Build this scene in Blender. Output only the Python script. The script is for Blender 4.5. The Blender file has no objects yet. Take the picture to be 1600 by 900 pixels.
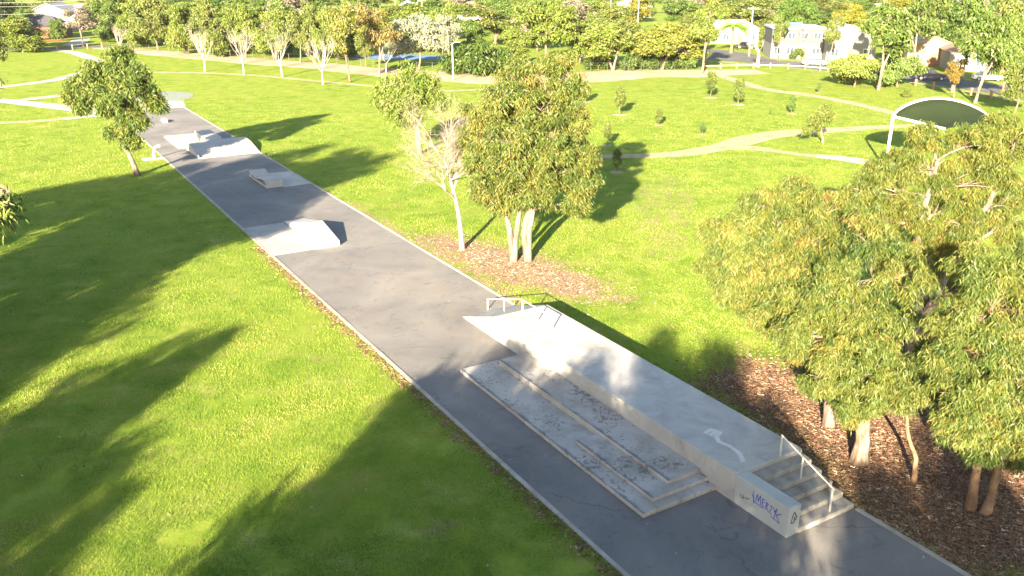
import bpy, math, random
import numpy as np
from mathutils import Vector

# ------------------------------------------------------------------ camera, light
scene = bpy.context.scene
cam_d = bpy.data.cameras.new("camera")
cam = bpy.data.objects.new("camera", cam_d)
scene.collection.objects.link(cam)
cam_d.sensor_width = 36.0
cam_d.lens = 36.0 * 1350 / 1600
cam_d.clip_start = 0.1
cam_d.clip_end = 4000
cam.location = (0, 0, 16)
cam.rotation_euler = (math.pi / 2 - 0.35056746, 0, 0)
scene.camera = cam

SUN_EL, SUN_AZ = math.radians(17.0), math.radians(195.0)     # low winter sun behind the viewpoint
world = bpy.data.worlds.new("World")
scene.world = world
world.use_nodes = True
wn = world.node_tree.nodes
sky = wn.new("ShaderNodeTexSky")
sky.sky_type = 'NISHITA'
sky.sun_disc = False
sky.sun_elevation = SUN_EL
sky.sun_rotation = SUN_AZ
sky.air_density = 1.0
sky.dust_density = 1.0
sky.ozone_density = 1.0
bg = wn["Background"]
bg.inputs["Strength"].default_value = 0.05
world.node_tree.links.new(sky.outputs[0], bg.inputs["Color"])

sun_d = bpy.data.lights.new("sun", 'SUN')
sun_d.energy = 5.0
sun_d.angle = math.radians(0.55)
sun_d.color = (1.0, 0.83, 0.60)
sun = bpy.data.objects.new("sun", sun_d)
scene.collection.objects.link(sun)
to_sun = Vector((math.sin(SUN_AZ) * math.cos(SUN_EL), math.cos(SUN_AZ) * math.cos(SUN_EL), math.sin(SUN_EL)))
sun.rotation_euler = (-to_sun).to_track_quat('-Z', 'Y').to_euler()
sun.location = (-20, -60, 40)

vs = scene.view_settings
vs.view_transform = 'Standard'
vs.look = 'None'
vs.gamma = 1.0
vs.exposure = 2.9
vs.use_curve_mapping = False
scene.cycles.max_bounces = 6
scene.cycles.diffuse_bounces = 3
scene.cycles.transmission_bounces = 4
scene.cycles.transparent_max_bounces = 8
scene.cycles.volume_bounces = 0

RNG = np.random.default_rng(7)
random.seed(7)
COL = scene.collection

# ------------------------------------------------------------------ materials
def new_mat(name):
    m = bpy.data.materials.new(name)
    m.use_nodes = True
    nt = m.node_tree
    return m, nt, nt.nodes, nt.links, nt.nodes["Principled BSDF"]

def ramp(nodes, stops):
    r = nodes.new("ShaderNodeValToRGB")
    cr = r.color_ramp
    while len(cr.elements) < len(stops):
        cr.elements.new(0.5)
    for e, (p, c) in zip(cr.elements, stops):
        e.position = p
        e.color = (c[0], c[1], c[2], 1)
    return r

def noise(nodes, links, scale, detail=4, rough=0.55, coord=None, dist=0.0):
    n = nodes.new("ShaderNodeTexNoise")
    n.inputs["Scale"].default_value = scale
    n.inputs["Detail"].default_value = detail
    n.inputs["Roughness"].default_value = rough
    n.inputs["Distortion"].default_value = dist
    if coord is not None:
        links.new(coord, n.inputs["Vector"])
    return n

def mixc(nodes, links, fac, a, b, mode='MIX'):
    m = nodes.new("ShaderNodeMix")
    m.data_type = 'RGBA'
    m.blend_type = mode
    for sock, v in ((m.inputs[0], fac), (m.inputs[6], a), (m.inputs[7], b)):
        if hasattr(v, "is_linked"):
            links.new(v, sock)
        elif isinstance(v, (int, float)):
            sock.default_value = v
        else:
            sock.default_value = (v[0], v[1], v[2], 1)
    return m.outputs[2]

def maprange(nodes, links, v, a, b, c=0.0, d=1.0):
    m = nodes.new("ShaderNodeMapRange")
    links.new(v, m.inputs[0])
    m.inputs[1].default_value = a
    m.inputs[2].default_value = b
    m.inputs[3].default_value = c
    m.inputs[4].default_value = d
    return m.outputs[0]

def bump(nodes, links, h, bsdf, strength, dist):
    b = nodes.new("ShaderNodeBump")
    b.inputs["Strength"].default_value = strength
    b.inputs["Distance"].default_value = dist
    links.new(h, b.inputs["Height"])
    links.new(b.outputs[0], bsdf.inputs["Normal"])

def mottled(name, stops, scale=2.0, rough=0.85, fine=40.0, fine_amt=0.25, bump_s=0.2, bump_d=0.01, spec=0.2, detail=6):
    m, nt, N, L, P = new_mat(name)
    tc = N.new("ShaderNodeTexCoord").outputs["Object"]
    n1 = noise(N, L, scale, detail, 0.6, tc, 0.4)
    n2 = noise(N, L, fine, 3, 0.6, tc)
    r = ramp(N, stops)
    L.new(n1.outputs[0], r.inputs[0])
    f = maprange(N, L, n2.outputs[0], 0.3, 0.7, 1.0 - fine_amt, 1.0 + fine_amt)
    mul = N.new("ShaderNodeVectorMath"); mul.operation = 'SCALE'
    L.new(r.outputs[0], mul.inputs[0]); L.new(f, mul.inputs["Scale"])
    L.new(mul.outputs[0], P.inputs["Base Color"])
    P.inputs["Roughness"].default_value = rough
    P.inputs["Specular IOR Level"].default_value = spec
    if bump_s:
        bump(N, L, n2.outputs[0], P, bump_s, bump_d)
    return m

def plain(name, col, rough=0.6, metal=0.0, spec=0.4):
    return mottled(name, [(0.3, [c * 0.88 for c in col]), (0.7, [min(1, c * 1.1) for c in col])], 3.0, rough, 30, 0.05, 0.0, spec=spec)

def leaf_mat(name, stops, trans=0.2, rough=0.5):
    m, nt, N, L, P = new_mat(name)
    at = N.new("ShaderNodeAttribute"); at.attribute_name = "tint"
    r = ramp(N, stops)
    L.new(at.outputs["Fac"], r.inputs[0])
    oi = N.new("ShaderNodeObjectInfo")
    col = mixc(N, L, 1.0, r.outputs[0], oi.outputs["Color"], 'MULTIPLY')
    L.new(col, P.inputs["Base Color"])
    P.inputs["Roughness"].default_value = rough
    P.inputs["Specular IOR Level"].default_value = 0.35
    tr = N.new("ShaderNodeBsdfTranslucent")
    L.new(col, tr.inputs["Color"])
    mx = N.new("ShaderNodeMixShader")
    mx.inputs[0].default_value = trans
    L.new(P.outputs[0], mx.inputs[1]); L.new(tr.outputs[0], mx.inputs[2])
    L.new(mx.outputs[0], N["Material Output"].inputs["Surface"])
    return m

M = {}
M['gum'] = leaf_mat("gum_leaves", [(0.0, (0.032, 0.066, 0.018)), (0.40, (0.082, 0.122, 0.024)), (0.70, (0.162, 0.172, 0.034)), (0.90, (0.205, 0.165, 0.050)), (1.0, (0.26, 0.13, 0.06))])
M['bgleaf'] = leaf_mat("tree_leaves", [(0.0, (0.05, 0.085, 0.018)), (0.5, (0.115, 0.152, 0.026)), (0.85, (0.175, 0.19, 0.05)), (1.0, (0.24, 0.20, 0.13))])
M['white_bark'] = mottled("pale_bark", [(0.25, (0.20, 0.12, 0.075)), (0.42, (0.33, 0.27, 0.21)), (0.8, (0.43, 0.385, 0.33))], 2.2, 0.8, 25, 0.15, 0.4, 0.02)
def bark_material(name, stops):
    m, nt, N, L, P = new_mat(name)
    tc = N.new("ShaderNodeTexCoord").outputs["Object"]
    mp = N.new("ShaderNodeMapping"); mp.inputs["Scale"].default_value = (3.0, 3.0, 0.55); L.new(tc, mp.inputs[0])
    n1 = noise(N, L, 1.6, 6, 0.7, mp.outputs[0], 0.8)
    r = ramp(N, stops); L.new(n1.outputs[0], r.inputs[0])
    L.new(r.outputs[0], P.inputs["Base Color"]); P.inputs["Roughness"].default_value = 0.85
    bump(N, L, n1.outputs[0], P, 0.6, 0.03)
    return m
M['white_bark'] = bark_material("pale_gum_bark", [(0.33, (0.06, 0.033, 0.02)), (0.45, (0.14, 0.095, 0.065)), (0.54, (0.21, 0.172, 0.135)), (0.8, (0.27, 0.24, 0.205))])
M['grey_bark'] = mottled("grey_bark", [(0.3, (0.10, 0.075, 0.055)), (0.7, (0.20, 0.155, 0.12))], 2.5, 0.9, 25, 0.25, 0.5, 0.02)
M['brown_bark'] = mottled("brown_bark", [(0.3, (0.11, 0.065, 0.04)), (0.55, (0.22, 0.14, 0.085)), (0.8, (0.38, 0.27, 0.17))], 2.5, 0.9, 25, 0.25, 0.6, 0.02)
M['concrete'] = mottled("concrete", [(0.28, (0.16, 0.145, 0.12)), (0.48, (0.28, 0.265, 0.235)), (0.75, (0.38, 0.365, 0.335))], 1.6, 0.85, 40, 0.14, 0.15, 0.004)
M['concrete_new'] = mottled("pale_concrete", [(0.25, (0.33, 0.315, 0.29)), (0.7, (0.43, 0.415, 0.385))], 0.7, 0.85, 60, 0.08, 0.1, 0.004)
M['pad'] = mottled('worn_pad_concrete', [(0.25, (0.27, 0.262, 0.25)), (0.7, (0.36, 0.35, 0.33))], 0.9, 0.85, 60, 0.1, 0.1, 0.004)
M['kerb'] = mottled("kerb_concrete", [(0.25, (0.24, 0.215, 0.18)), (0.7, (0.40, 0.37, 0.32))], 1.5, 0.9, 30, 0.2, 0.2, 0.006)
M['grey_paint'] = mottled("grey_painted_concrete", [(0.3, (0.34, 0.36, 0.355)), (0.7, (0.42, 0.44, 0.43))], 1.2, 0.7, 50, 0.05, 0.08, 0.003)
M['steel'] = plain("galvanised_steel", (0.50, 0.50, 0.46), 0.5)
M['white_paint'] = plain("white_paint", (0.72, 0.72, 0.70), 0.5)
M['timber'] = mottled("weathered_timber", [(0.3, (0.22, 0.12, 0.07)), (0.7, (0.36, 0.22, 0.14))], 4, 0.9, 30, 0.2, 0.2, 0.01)
M['dark_metal'] = plain("dark_fence_metal", (0.05, 0.055, 0.05), 0.5)
M['gravel'] = mottled("gravel_path", [(0.2, (0.22, 0.165, 0.10)), (0.5, (0.34, 0.27, 0.18)), (0.8, (0.42, 0.35, 0.24))], 0.8, 0.95, 14, 0.2, 0.3, 0.02)
M['sand'] = mottled("bare_sandy_soil", [(0.2, (0.27, 0.17, 0.10)), (0.5, (0.40, 0.29, 0.19)), (0.8, (0.52, 0.44, 0.34))], 0.12, 0.95, 6, 0.15, 0.3, 0.02)
M['road'] = mottled("road_asphalt", [(0.3, (0.085, 0.085, 0.088)), (0.7, (0.14, 0.138, 0.135))], 0.3, 0.9, 20, 0.15, 0.1, 0.005)
M['glass'] = plain("window_glass", (0.05, 0.07, 0.09), 0.12, spec=0.8)
M['rubber'] = plain("tyre_rubber", (0.02, 0.02, 0.02), 0.8)
M['court_blue'] = plain("blue_court_surface", (0.10, 0.19, 0.38), 0.8)
M['court_green'] = mottled("pale_green_court", [(0.3, (0.17, 0.20, 0.18)), (0.7, (0.21, 0.24, 0.215))], 0.3, 0.9, 10, 0.1, 0.0)
M['blue_ink'] = plain("blue_marker_ink", (0.06, 0.07, 0.42), 0.5)
M['black_ink'] = plain("black_marker_ink", (0.012, 0.012, 0.012), 0.5)
M['pale_paint'] = plain("faded_pale_paint", (0.60, 0.60, 0.58), 0.7)
M['red_mulch'] = mottled("red_mulch", [(0.3, (0.25, 0.05, 0.02)), (0.7, (0.42, 0.11, 0.05))], 2, 0.95, 10, 0.3, 0.5, 0.03)
M['shade_cloth'] = mottled("green_shade_cloth", [(0.3, (0.008, 0.015, 0.005)), (0.7, (0.014, 0.025, 0.008))], 0.6, 0.8, 30, 0.1, 0.0)

def asphalt_material():
    m, nt, N, L, P = new_mat("skate_asphalt")
    tc = N.new("ShaderNodeTexCoord").outputs["Object"]
    big = noise(N, L, 0.22, 5, 0.6, tc, 0.6)
    mid = noise(N, L, 1.6, 6, 0.65, tc, 0.8)
    fine = noise(N, L, 70, 2, 0.6, tc)
    r = ramp(N, [(0.30, (0.118, 0.116, 0.115)), (0.5, (0.165, 0.160, 0.154)), (0.72, (0.222, 0.208, 0.190))])
    L.new(big.outputs[0], r.inputs[0])
    stain = maprange(N, L, mid.outputs[0], 0.56, 0.70, 0.0, 0.5)
    c1 = mixc(N, L, stain, r.outputs[0], (0.062, 0.064, 0.075))
    warm = noise(N, L, 0.5, 5, 0.65, tc, 1.0)
    wf = maprange(N, L, warm.outputs[0], 0.52, 0.70, 0.0, 0.7)
    c2 = mixc(N, L, wf, c1, (0.19, 0.165, 0.14))
    # tyre scuffs: stretched streaky noise
    mp = N.new("ShaderNodeMapping"); mp.inputs["Scale"].default_value = (5.0, 0.5, 1); mp.inputs["Rotation"].default_value = (0, 0, 0.9)
    L.new(tc, mp.inputs[0])
    st = noise(N, L, 0.9, 5, 0.7, mp.outputs[0], 1.2)
    sf = maprange(N, L, st.outputs[0], 0.64, 0.72, 0.0, 0.45)
    c3 = mixc(N, L, sf, c2, (0.055, 0.055, 0.06))
    vo = N.new("ShaderNodeTexVoronoi"); vo.feature = 'DISTANCE_TO_EDGE'; vo.inputs["Scale"].default_value = 0.16
    wv_ = noise(N, L, 1.3, 5, 0.7, tc)
    wc = mixc(N, L, 0.6, tc, wv_.outputs["Color"], 'ADD'); L.new(wc, vo.inputs["Vector"])
    keepc = noise(N, L, 0.35, 2, 0.5, tc)
    cf = N.new("ShaderNodeMath"); cf.operation = 'MULTIPLY'
    L.new(maprange(N, L, vo.outputs[0], 0.0, 0.005, 0.5, 0.0), cf.inputs[0]); L.new(maprange(N, L, keepc.outputs[0], 0.48, 0.58, 0.0, 1.0), cf.inputs[1])
    c3 = mixc(N, L, cf.outputs[0], c3, (0.04, 0.038, 0.036))
    spk = noise(N, L, 9.0, 3, 0.7, tc)
    c3 = mixc(N, L, maprange(N, L, spk.outputs[0], 0.70, 0.74, 0.0, 0.6), c3, (0.30, 0.27, 0.23))
    f = maprange(N, L, fine.outputs[0], 0.3, 0.7, 0.82, 1.18)
    mul = N.new("ShaderNodeVectorMath"); mul.operation = 'SCALE'
    L.new(c3, mul.inputs[0]); L.new(f, mul.inputs["Scale"])
    L.new(mul.outputs[0], P.inputs["Base Color"])
    P.inputs["Roughness"].default_value = 0.8
    P.inputs["Specular IOR Level"].default_value = 0.3
    bump(N, L, fine.outputs[0], P, 0.35, 0.006)
    return m
M['asphalt'] = asphalt_material()

def worn_slab_material(edge_x):
    m, nt, N, L, P = new_mat("worn_painted_slab")
    tc = N.new("ShaderNodeTexCoord").outputs["Object"]
    big = noise(N, L, 0.7, 5, 0.6, tc, 0.5)
    r = ramp(N, [(0.3, (0.24, 0.225, 0.20)), (0.55, (0.37, 0.355, 0.33)), (0.8, (0.43, 0.42, 0.40))])
    L.new(big.outputs[0], r.inputs[0])
    fl = noise(N, L, 5.5, 8, 0.72, tc, 0.8)
    area = noise(N, L, 0.45, 3, 0.5, tc)
    a = N.new("ShaderNodeMath"); a.operation = 'ADD'
    L.new(fl.outputs[0], a.inputs[0])
    L.new(maprange(N, L, area.outputs[0], 0.35, 0.65, -0.10, 0.08), a.inputs[1])
    ff = maprange(N, L, a.outputs[0], 0.56, 0.60, 0.0, 0.75)
    c = mixc(N, L, ff, r.outputs[0], (0.10, 0.095, 0.08))
    br = noise(N, L, 1.1, 6, 0.65, tc, 0.5)
    c = mixc(N, L, maprange(N, L, br.outputs[0], 0.58, 0.75, 0.0, 0.5), c, (0.20, 0.14, 0.085))
    sp = N.new("ShaderNodeSeparateXYZ"); L.new(tc, sp.inputs[0])
    wx = N.new("ShaderNodeMath"); wx.operation = 'MULTIPLY_ADD'
    L.new(br.outputs[0], wx.inputs[0]); wx.inputs[1].default_value = -0.55; L.new(sp.outputs[0], wx.inputs[2])
    ge = N.new("ShaderNodeNewGeometry"); sn = N.new("ShaderNodeSeparateXYZ"); L.new(ge.outputs["Normal"], sn.inputs[0])
    wm_ = N.new("ShaderNodeMath"); wm_.operation = 'MULTIPLY'
    L.new(maprange(N, L, wx.outputs[0], edge_x - 0.26, edge_x - 0.12, 0.75, 0.0), wm_.inputs[0]); L.new(maprange(N, L, sn.outputs[2], 0.6, 0.9, 0.0, 1.0), wm_.inputs[1])
    c = mixc(N, L, wm_.outputs[0], c, (0.055, 0.068, 0.11))
    L.new(c, P.inputs["Base Color"])
    P.inputs["Roughness"].default_value = 0.75
    bump(N, L, fl.outputs[0], P, 0.15, 0.004)
    return m
SLAB = [worn_slab_material(x) for x in (0.0, 0.66, 1.62)]

def deck_material():
    m, nt, N, L, P = new_mat("trowelled_deck_concrete")
    tc = N.new("ShaderNodeTexCoord").outputs["Object"]
    big = noise(N, L, 0.6, 6, 0.65, tc, 1.2)
    r = ramp(N, [(0.28, (0.26, 0.252, 0.24)), (0.5, (0.37, 0.36, 0.345)), (0.75, (0.46, 0.445, 0.42))])
    L.new(big.outputs[0], r.inputs[0])
    sc = noise(N, L, 2.4, 7, 0.72, tc, 2.5)
    c = mixc(N, L, maprange(N, L, sc.outputs[0], 0.57, 0.66, 0.0, 0.5), r.outputs[0], (0.20, 0.19, 0.18))
    c = mixc(N, L, maprange(N, L, sc.outputs[0], 0.36, 0.28, 0.0, 0.5), c, (0.50, 0.47, 0.43))
    L.new(c, P.inputs["Base Color"])
    P.inputs["Roughness"].default_value = 0.6
    bump(N, L, sc.outputs[0], P, 0.08, 0.003)
    return m
M['deck'] = deck_material()

def ground_material():
    m, nt, N, L, P = new_mat("park_ground")
    tc = N.new("ShaderNodeTexCoord").outputs["Object"]
    big = noise(N, L, 0.05, 4, 0.55, tc, 0.3)
    mid = noise(N, L, 0.55, 6, 0.65, tc, 0.5)
    fine = noise(N, L, 9.0, 5, 0.7, tc)
    vfine = noise(N, L, 45.0, 2, 0.6, tc)
    add = N.new("ShaderNodeMath"); add.operation = 'MULTIPLY_ADD'
    L.new(fine.outputs[0], add.inputs[0]); add.inputs[1].default_value = 0.45
    L.new(mid.outputs[0], add.inputs[2])
    g = ramp(N, [(0.45, (0.062, 0.138, 0.018)), (0.64, (0.144, 0.220, 0.024)), (0.80, (0.208, 0.264, 0.042)), (0.95, (0.29, 0.28, 0.09))])
    L.new(add.outputs[0], g.inputs[0])
    # yellower and greener drifts over many metres
    c = mixc(N, L, maprange(N, L, big.outputs[0], 0.40, 0.62, 0.0, 0.40), g.outputs[0], (0.225, 0.268, 0.044))
    wd_ = noise(N, L, 0.42, 7, 0.7, tc, 0.6)
    c = mixc(N, L, maprange(N, L, wd_.outputs[0], 0.55, 0.70, 0.0, 0.55), c, (0.060, 0.120, 0.014))
    # dry thin patches
    dry = noise(N, L, 0.16, 7, 0.68, tc, 0.8)
    c = mixc(N, L, maprange(N, L, dry.outputs[0], 0.60, 0.74, 0.0, 0.55), c, (0.225, 0.185, 0.075))
    # attribute masks: bare (worn soil) and mulch (bark chips)
    at = N.new("ShaderNodeAttribute"); at.attribute_name = "bare"
    am = N.new("ShaderNodeAttribute"); am.attribute_name = "mulch"
    brk = noise(N, L, 1.1, 8, 0.75, tc, 0.6)
    def edge(a, k):
        s = N.new("ShaderNodeMath"); s.operation = 'MULTIPLY_ADD'
        L.new(brk.outputs[0], s.inputs[0]); s.inputs[1].default_value = 1.6; L.new(a.outputs["Fac"], s.inputs[2])
        return maprange(N, L, s.outputs[0], 1.18, 1.18 + k, 0.0, 1.0)
    soil = ramp(N, [(0.3, (0.15, 0.09, 0.055)), (0.5, (0.28, 0.195, 0.13)), (0.75, (0.40, 0.31, 0.22))])
    L.new(fine.outputs[0], soil.inputs[0])
    c = mixc(N, L, edge(at, 0.30), c, soil.outputs[0])
    chip = N.new("ShaderNodeTexVoronoi"); chip.inputs["Scale"].default_value = 30
    mp = N.new("ShaderNodeMapping"); mp.inputs["Scale"].default_value = (1, 0.35, 1)
    dn = noise(N, L, 3, 3, 0.6, tc)
    dm = mixc(N, L, 0.35, tc, dn.outputs["Color"], 'ADD')
    L.new(dm, mp.inputs[0]); L.new(mp.outputs[0], chip.inputs["Vector"])
    sepc = N.new("ShaderNodeSeparateColor"); L.new(chip.outputs["Color"], sepc.inputs[0])
    mu = ramp(N, [(0.0, (0.06, 0.032, 0.02)), (0.45, (0.18, 0.10, 0.058)), (0.8, (0.30, 0.19, 0.12)), (1.0, (0.48, 0.38, 0.28))])
    L.new(sepc.outputs[0], mu.inputs[0])
    c = mixc(N, L, edge(am, 0.18), c, mu.outputs[0])
    f = maprange(N, L, vfine.outputs[0], 0.25, 0.75, 0.62, 1.38)
    mul = N.new("ShaderNodeVectorMath"); mul.operation = 'SCALE'
    L.new(c, mul.inputs[0]); L.new(f, mul.inputs["Scale"])
    L.new(mul.outputs[0], P.inputs["Base Color"])
    P.inputs["Roughness"].default_value = 1.0
    P.inputs["Specular IOR Level"].default_value = 0.05
    h = N.new("ShaderNodeMath"); h.operation = 'ADD'
    L.new(fine.outputs[0], h.inputs[0]); L.new(vfine.outputs[0], h.inputs[1])
    bump(N, L, h.outputs[0], P, 0.6, 0.05)
    return m
M['ground'] = ground_material()

def tint_mat(name, stops, rough=0.9, trans=0.0):
    return leaf_mat(name, stops, trans, rough)
M['grass_blade'] = tint_mat("grass_blades", [(0.0, (0.045, 0.115, 0.012)), (0.45, (0.160, 0.262, 0.024)), (0.8, (0.275, 0.335, 0.048)), (1.0, (0.44, 0.37, 0.16))], 0.7, 0.35)
M['litter'] = tint_mat("bark_litter", [(0.0, (0.06, 0.03, 0.018)), (0.5, (0.18, 0.10, 0.056)), (0.85, (0.34, 0.23, 0.15)), (1.0, (0.58, 0.49, 0.39))], 0.9, 0.0)
M['pale_litter'] = tint_mat('pale_litter', [(0.0, (0.10, 0.06, 0.038)), (0.5, (0.25, 0.165, 0.105)), (1.0, (0.46, 0.36, 0.27))], 0.9, 0.0)
M['dry_leaf'] = tint_mat("dry_leaves", [(0.0, (0.12, 0.06, 0.03)), (0.6, (0.32, 0.20, 0.11)), (1.0, (0.60, 0.52, 0.42))], 0.8, 0.1)

# ------------------------------------------------------------------ helpers
def tag(o, label=None, cat=None, group=None, kind=None):
    if label: o["label"] = label
    if cat: o["category"] = cat
    if group: o["group"] = group
    if kind: o["kind"] = kind
    return o

def link(name, me, parent=None, mat=None, loc=None):
    o = bpy.data.objects.new(name, me)
    COL.objects.link(o)
    if mat is not None and me is not None and len(me.materials) == 0:
        me.materials.append(mat)
    if parent is not None:
        o.parent = parent
    if loc is not None:
        o.location = loc
    return o

def empty(name, loc=(0, 0, 0), rz=0.0, label=None, cat=None, group=None):
    o = bpy.data.objects.new(name, None)
    COL.objects.link(o)
    o.empty_display_size = 0.3
    o.location = loc
    o.rotation_euler = (0, 0, rz)
    return tag(o, label, cat, group)

def np_mesh(name, V, F, tint=None, smooth=False):
    """V (n,3); F (m,k) equal-size faces, or a list of such arrays."""
    me = bpy.data.meshes.new(name)
    V = np.asarray(V, dtype=np.float32)
    Fs = [np.asarray(f, dtype=np.int32) for f in (F if isinstance(F, list) else [F]) if len(f)]
    me.vertices.add(len(V))
    me.vertices.foreach_set("co", V.ravel())
    loops = np.concatenate([f.ravel() for f in Fs])
    tot = np.concatenate([np.full(len(f), f.shape[1], dtype=np.int32) for f in Fs])
    start = np.concatenate([[0], np.cumsum(tot)[:-1]]).astype(np.int32)
    me.loops.add(len(loops))
    me.loops.foreach_set("vertex_index", loops)
    me.polygons.add(len(tot))
    me.polygons.foreach_set("loop_start", start)
    me.polygons.foreach_set("loop_total", tot)
    if smooth:
        me.polygons.foreach_set("use_smooth", np.ones(len(tot), dtype=bool))
    if tint is not None:
        a = me.attributes.new("tint", 'FLOAT', 'POINT')
        a.data.foreach_set("value", np.asarray(tint, dtype=np.float32))
    me.update(calc_edges=True)
    return me

class MB:
    """collects boxes, prisms and tubes; build() links them as one mesh object"""
    def __init__(s):
        s.v = []; s.f = []
    def add(s, vs, fs):
        b = len(s.v); s.v += [tuple(v) for v in vs]; s.f += [tuple(i + b for i in f) for f in fs]; return s
    def box(s, x0, x1, y0, y1, z0, z1):
        return s.add([(x0, y0, z0), (x1, y0, z0), (x1, y1, z0), (x0, y1, z0), (x0, y0, z1), (x1, y0, z1), (x1, y1, z1), (x0, y1, z1)],
                     [(0, 3, 2, 1), (4, 5, 6, 7), (0, 1, 5, 4), (1, 2, 6, 5), (2, 3, 7, 6), (3, 0, 4, 7)])
    def prism(s, poly, h0, h1, axis='z'):
        n = len(poly)
        def P(p, h):
            return (p[0], p[1], h) if axis == 'z' else ((h, p[0], p[1]) if axis == 'x' else (p[0], h, p[1]))
        vs = [P(p, h0) for p in poly] + [P(p, h1) for p in poly]
        fs = [tuple(range(n - 1, -1, -1)), tuple(range(n, 2 * n))] + [(i, (i + 1) % n, n + (i + 1) % n, n + i) for i in range(n)]
        return s.add(vs, fs)
    def tube(s, pts, rads, n=8, cap=True):
        pts = [Vector(p) for p in pts]
        if not hasattr(rads, '__len__'): rads = [rads] * len(pts)
        b = len(s.v); prev = None
        for i, p in enumerate(pts):
            t = (pts[min(i + 1, len(pts) - 1)] - pts[max(i - 1, 0)])
            t = t.normalized() if t.length > 1e-9 else Vector((0, 0, 1))
            a = prev if prev is not None else (Vector((1, 0, 0)) if abs(t.x) < 0.8 else Vector((0, 1, 0)))
            a = (a - t * a.dot(t)).normalized(); prev = a; bb = t.cross(a)
            for k in range(n):
                an = 2 * math.pi * k / n
                s.v.append(tuple(p + (a * math.cos(an) + bb * math.sin(an)) * rads[i]))
        for i in range(len(pts) - 1):
            for k in range(n):
                s.f.append((b + i * n + k, b + i * n + (k + 1) % n, b + (i + 1) * n + (k + 1) % n, b + (i + 1) * n + k))
        if cap:
            s.f.append(tuple(b + k for k in range(n - 1, -1, -1)))
            e = b + (len(pts) - 1) * n
            s.f.append(tuple(e + k for k in range(n)))
        return s
    def build(s, name, mat, parent=None, loc=None, smooth=False, bevel=0.0):
        me = bpy.data.meshes.new(name)
        me.from_pydata(s.v, [], s.f)
        if smooth:
            me.polygons.foreach_set("use_smooth", np.ones(len(me.polygons), dtype=bool))
        me.update()
        o = link(name, me, parent, mat, loc)
        if bevel:
            b = o.modifiers.new("edge", 'BEVEL'); b.width = bevel; b.segments = 2; b.limit_method = 'ANGLE'
        return o

def copy_tree(o, parent=None):
    c = o.copy(); COL.objects.link(c); c.parent = parent
    for ch in list(o.children):
        copy_tree(ch, c)
    return c

# path frame: U across the asphalt from its left kerb, V along it
TH = -0.54206225; U0 = 13.2235
NX, NY = math.cos(TH), -math.sin(TH)
DX, DY = math.sin(TH), math.cos(TH)
def PW(U, V):
    return (NX * (U + U0) + DX * V, NY * (U + U0) + DY * V)
PATH_RZ = -TH
ORIGIN = PW(0, 0)
def path_empty(name, U, V, label, cat, group=None):
    x, y = PW(U, V)
    return empty(name, (x, y, 0), PATH_RZ, label, cat, group)      # local x = U, local y = V

def in_poly(X, Y, poly):
    inside = np.zeros(X.shape, dtype=bool)
    n = len(poly)
    for i in range(n):
        x0, y0 = poly[i]; x1, y1 = poly[(i + 1) % n]
        cnd = ((y0 > Y) != (y1 > Y)) & (X < (x1 - x0) * (Y - y0) / (y1 - y0 + 1e-12) + x0)
        inside ^= cnd
    return inside
def sdist(X, Y, poly):
    d = np.full(X.shape, 1e9)
    n = len(poly)
    for i in range(n):
        x0, y0 = poly[i]; x1, y1 = poly[(i + 1) % n]
        ex, ey = x1 - x0, y1 - y0
        t = np.clip(((X - x0) * ex + (Y - y0) * ey) / (ex * ex + ey * ey + 1e-9), 0, 1)
        d = np.minimum(d, np.hypot(X - x0 - t * ex, Y - y0 - t * ey))
    return np.where(in_poly(X, Y, poly), d, -d)

# ------------------------------------------------------------------ ground and paths
MULCH = [[(-7.05,53.06), (-4.62,54.52), (-1.41,52.23), (2.29,49.10), (5.01,45.63), (6.28,41.64), (3.29,41.46), (0.35,43.96), (-0.86,43.55), (-3.12,46.96)],
         [(7.68,32.19), (10.44,34.72), (11.98,33.73), (14.59,36.11), (18.80,39.19), (26.53,41.82), (25.40,34.72), (17.33,20.10), (12.57,19.96), (10.77,23.35), (9.42,28.85)]]
BARE = [[(-12.36,82.99), (-10.11,84.96), (-6.70,81.71), (-7.06,78.69), (-10.70,79.58)], [(7.93,65.41), (11.95,72.22), (15.48,72.22), (14.93,63.39), (11.79,50.62), (8.99,45.85), (7.30,49.35)],
        [(3.15,58.82), (5.70,57.16), (7.38,49.97), (6.14,49.35), (4.17,54.07)], [(2.25,48.13), (5.88,46.96), (6.63,41.82), (5.11,40.04), (3.32,41.82)]]
THIN = [[(-10.16,34.72), (-8.46,37.59), (-6.77,34.72), (-4.98,29.97), (-6.98,29.97)], [(-4.85,23.18), (-2.12,24.62), (-0.39,22.50), (-1.82,20.38), (-4.06,20.66)], [(25.77,148.50), (40.05,145.63), (36.72,136.81), (23.82,136.81)]]
def axis(lo, a, b, hi, fine, coarse):
    left = list(np.linspace(lo, a, coarse, endpoint=False)); right = list(np.linspace(b, hi, coarse + 1)[1:])
    return np.array(left + list(np.arange(a, b + 1e-6, fine)) + right)
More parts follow.
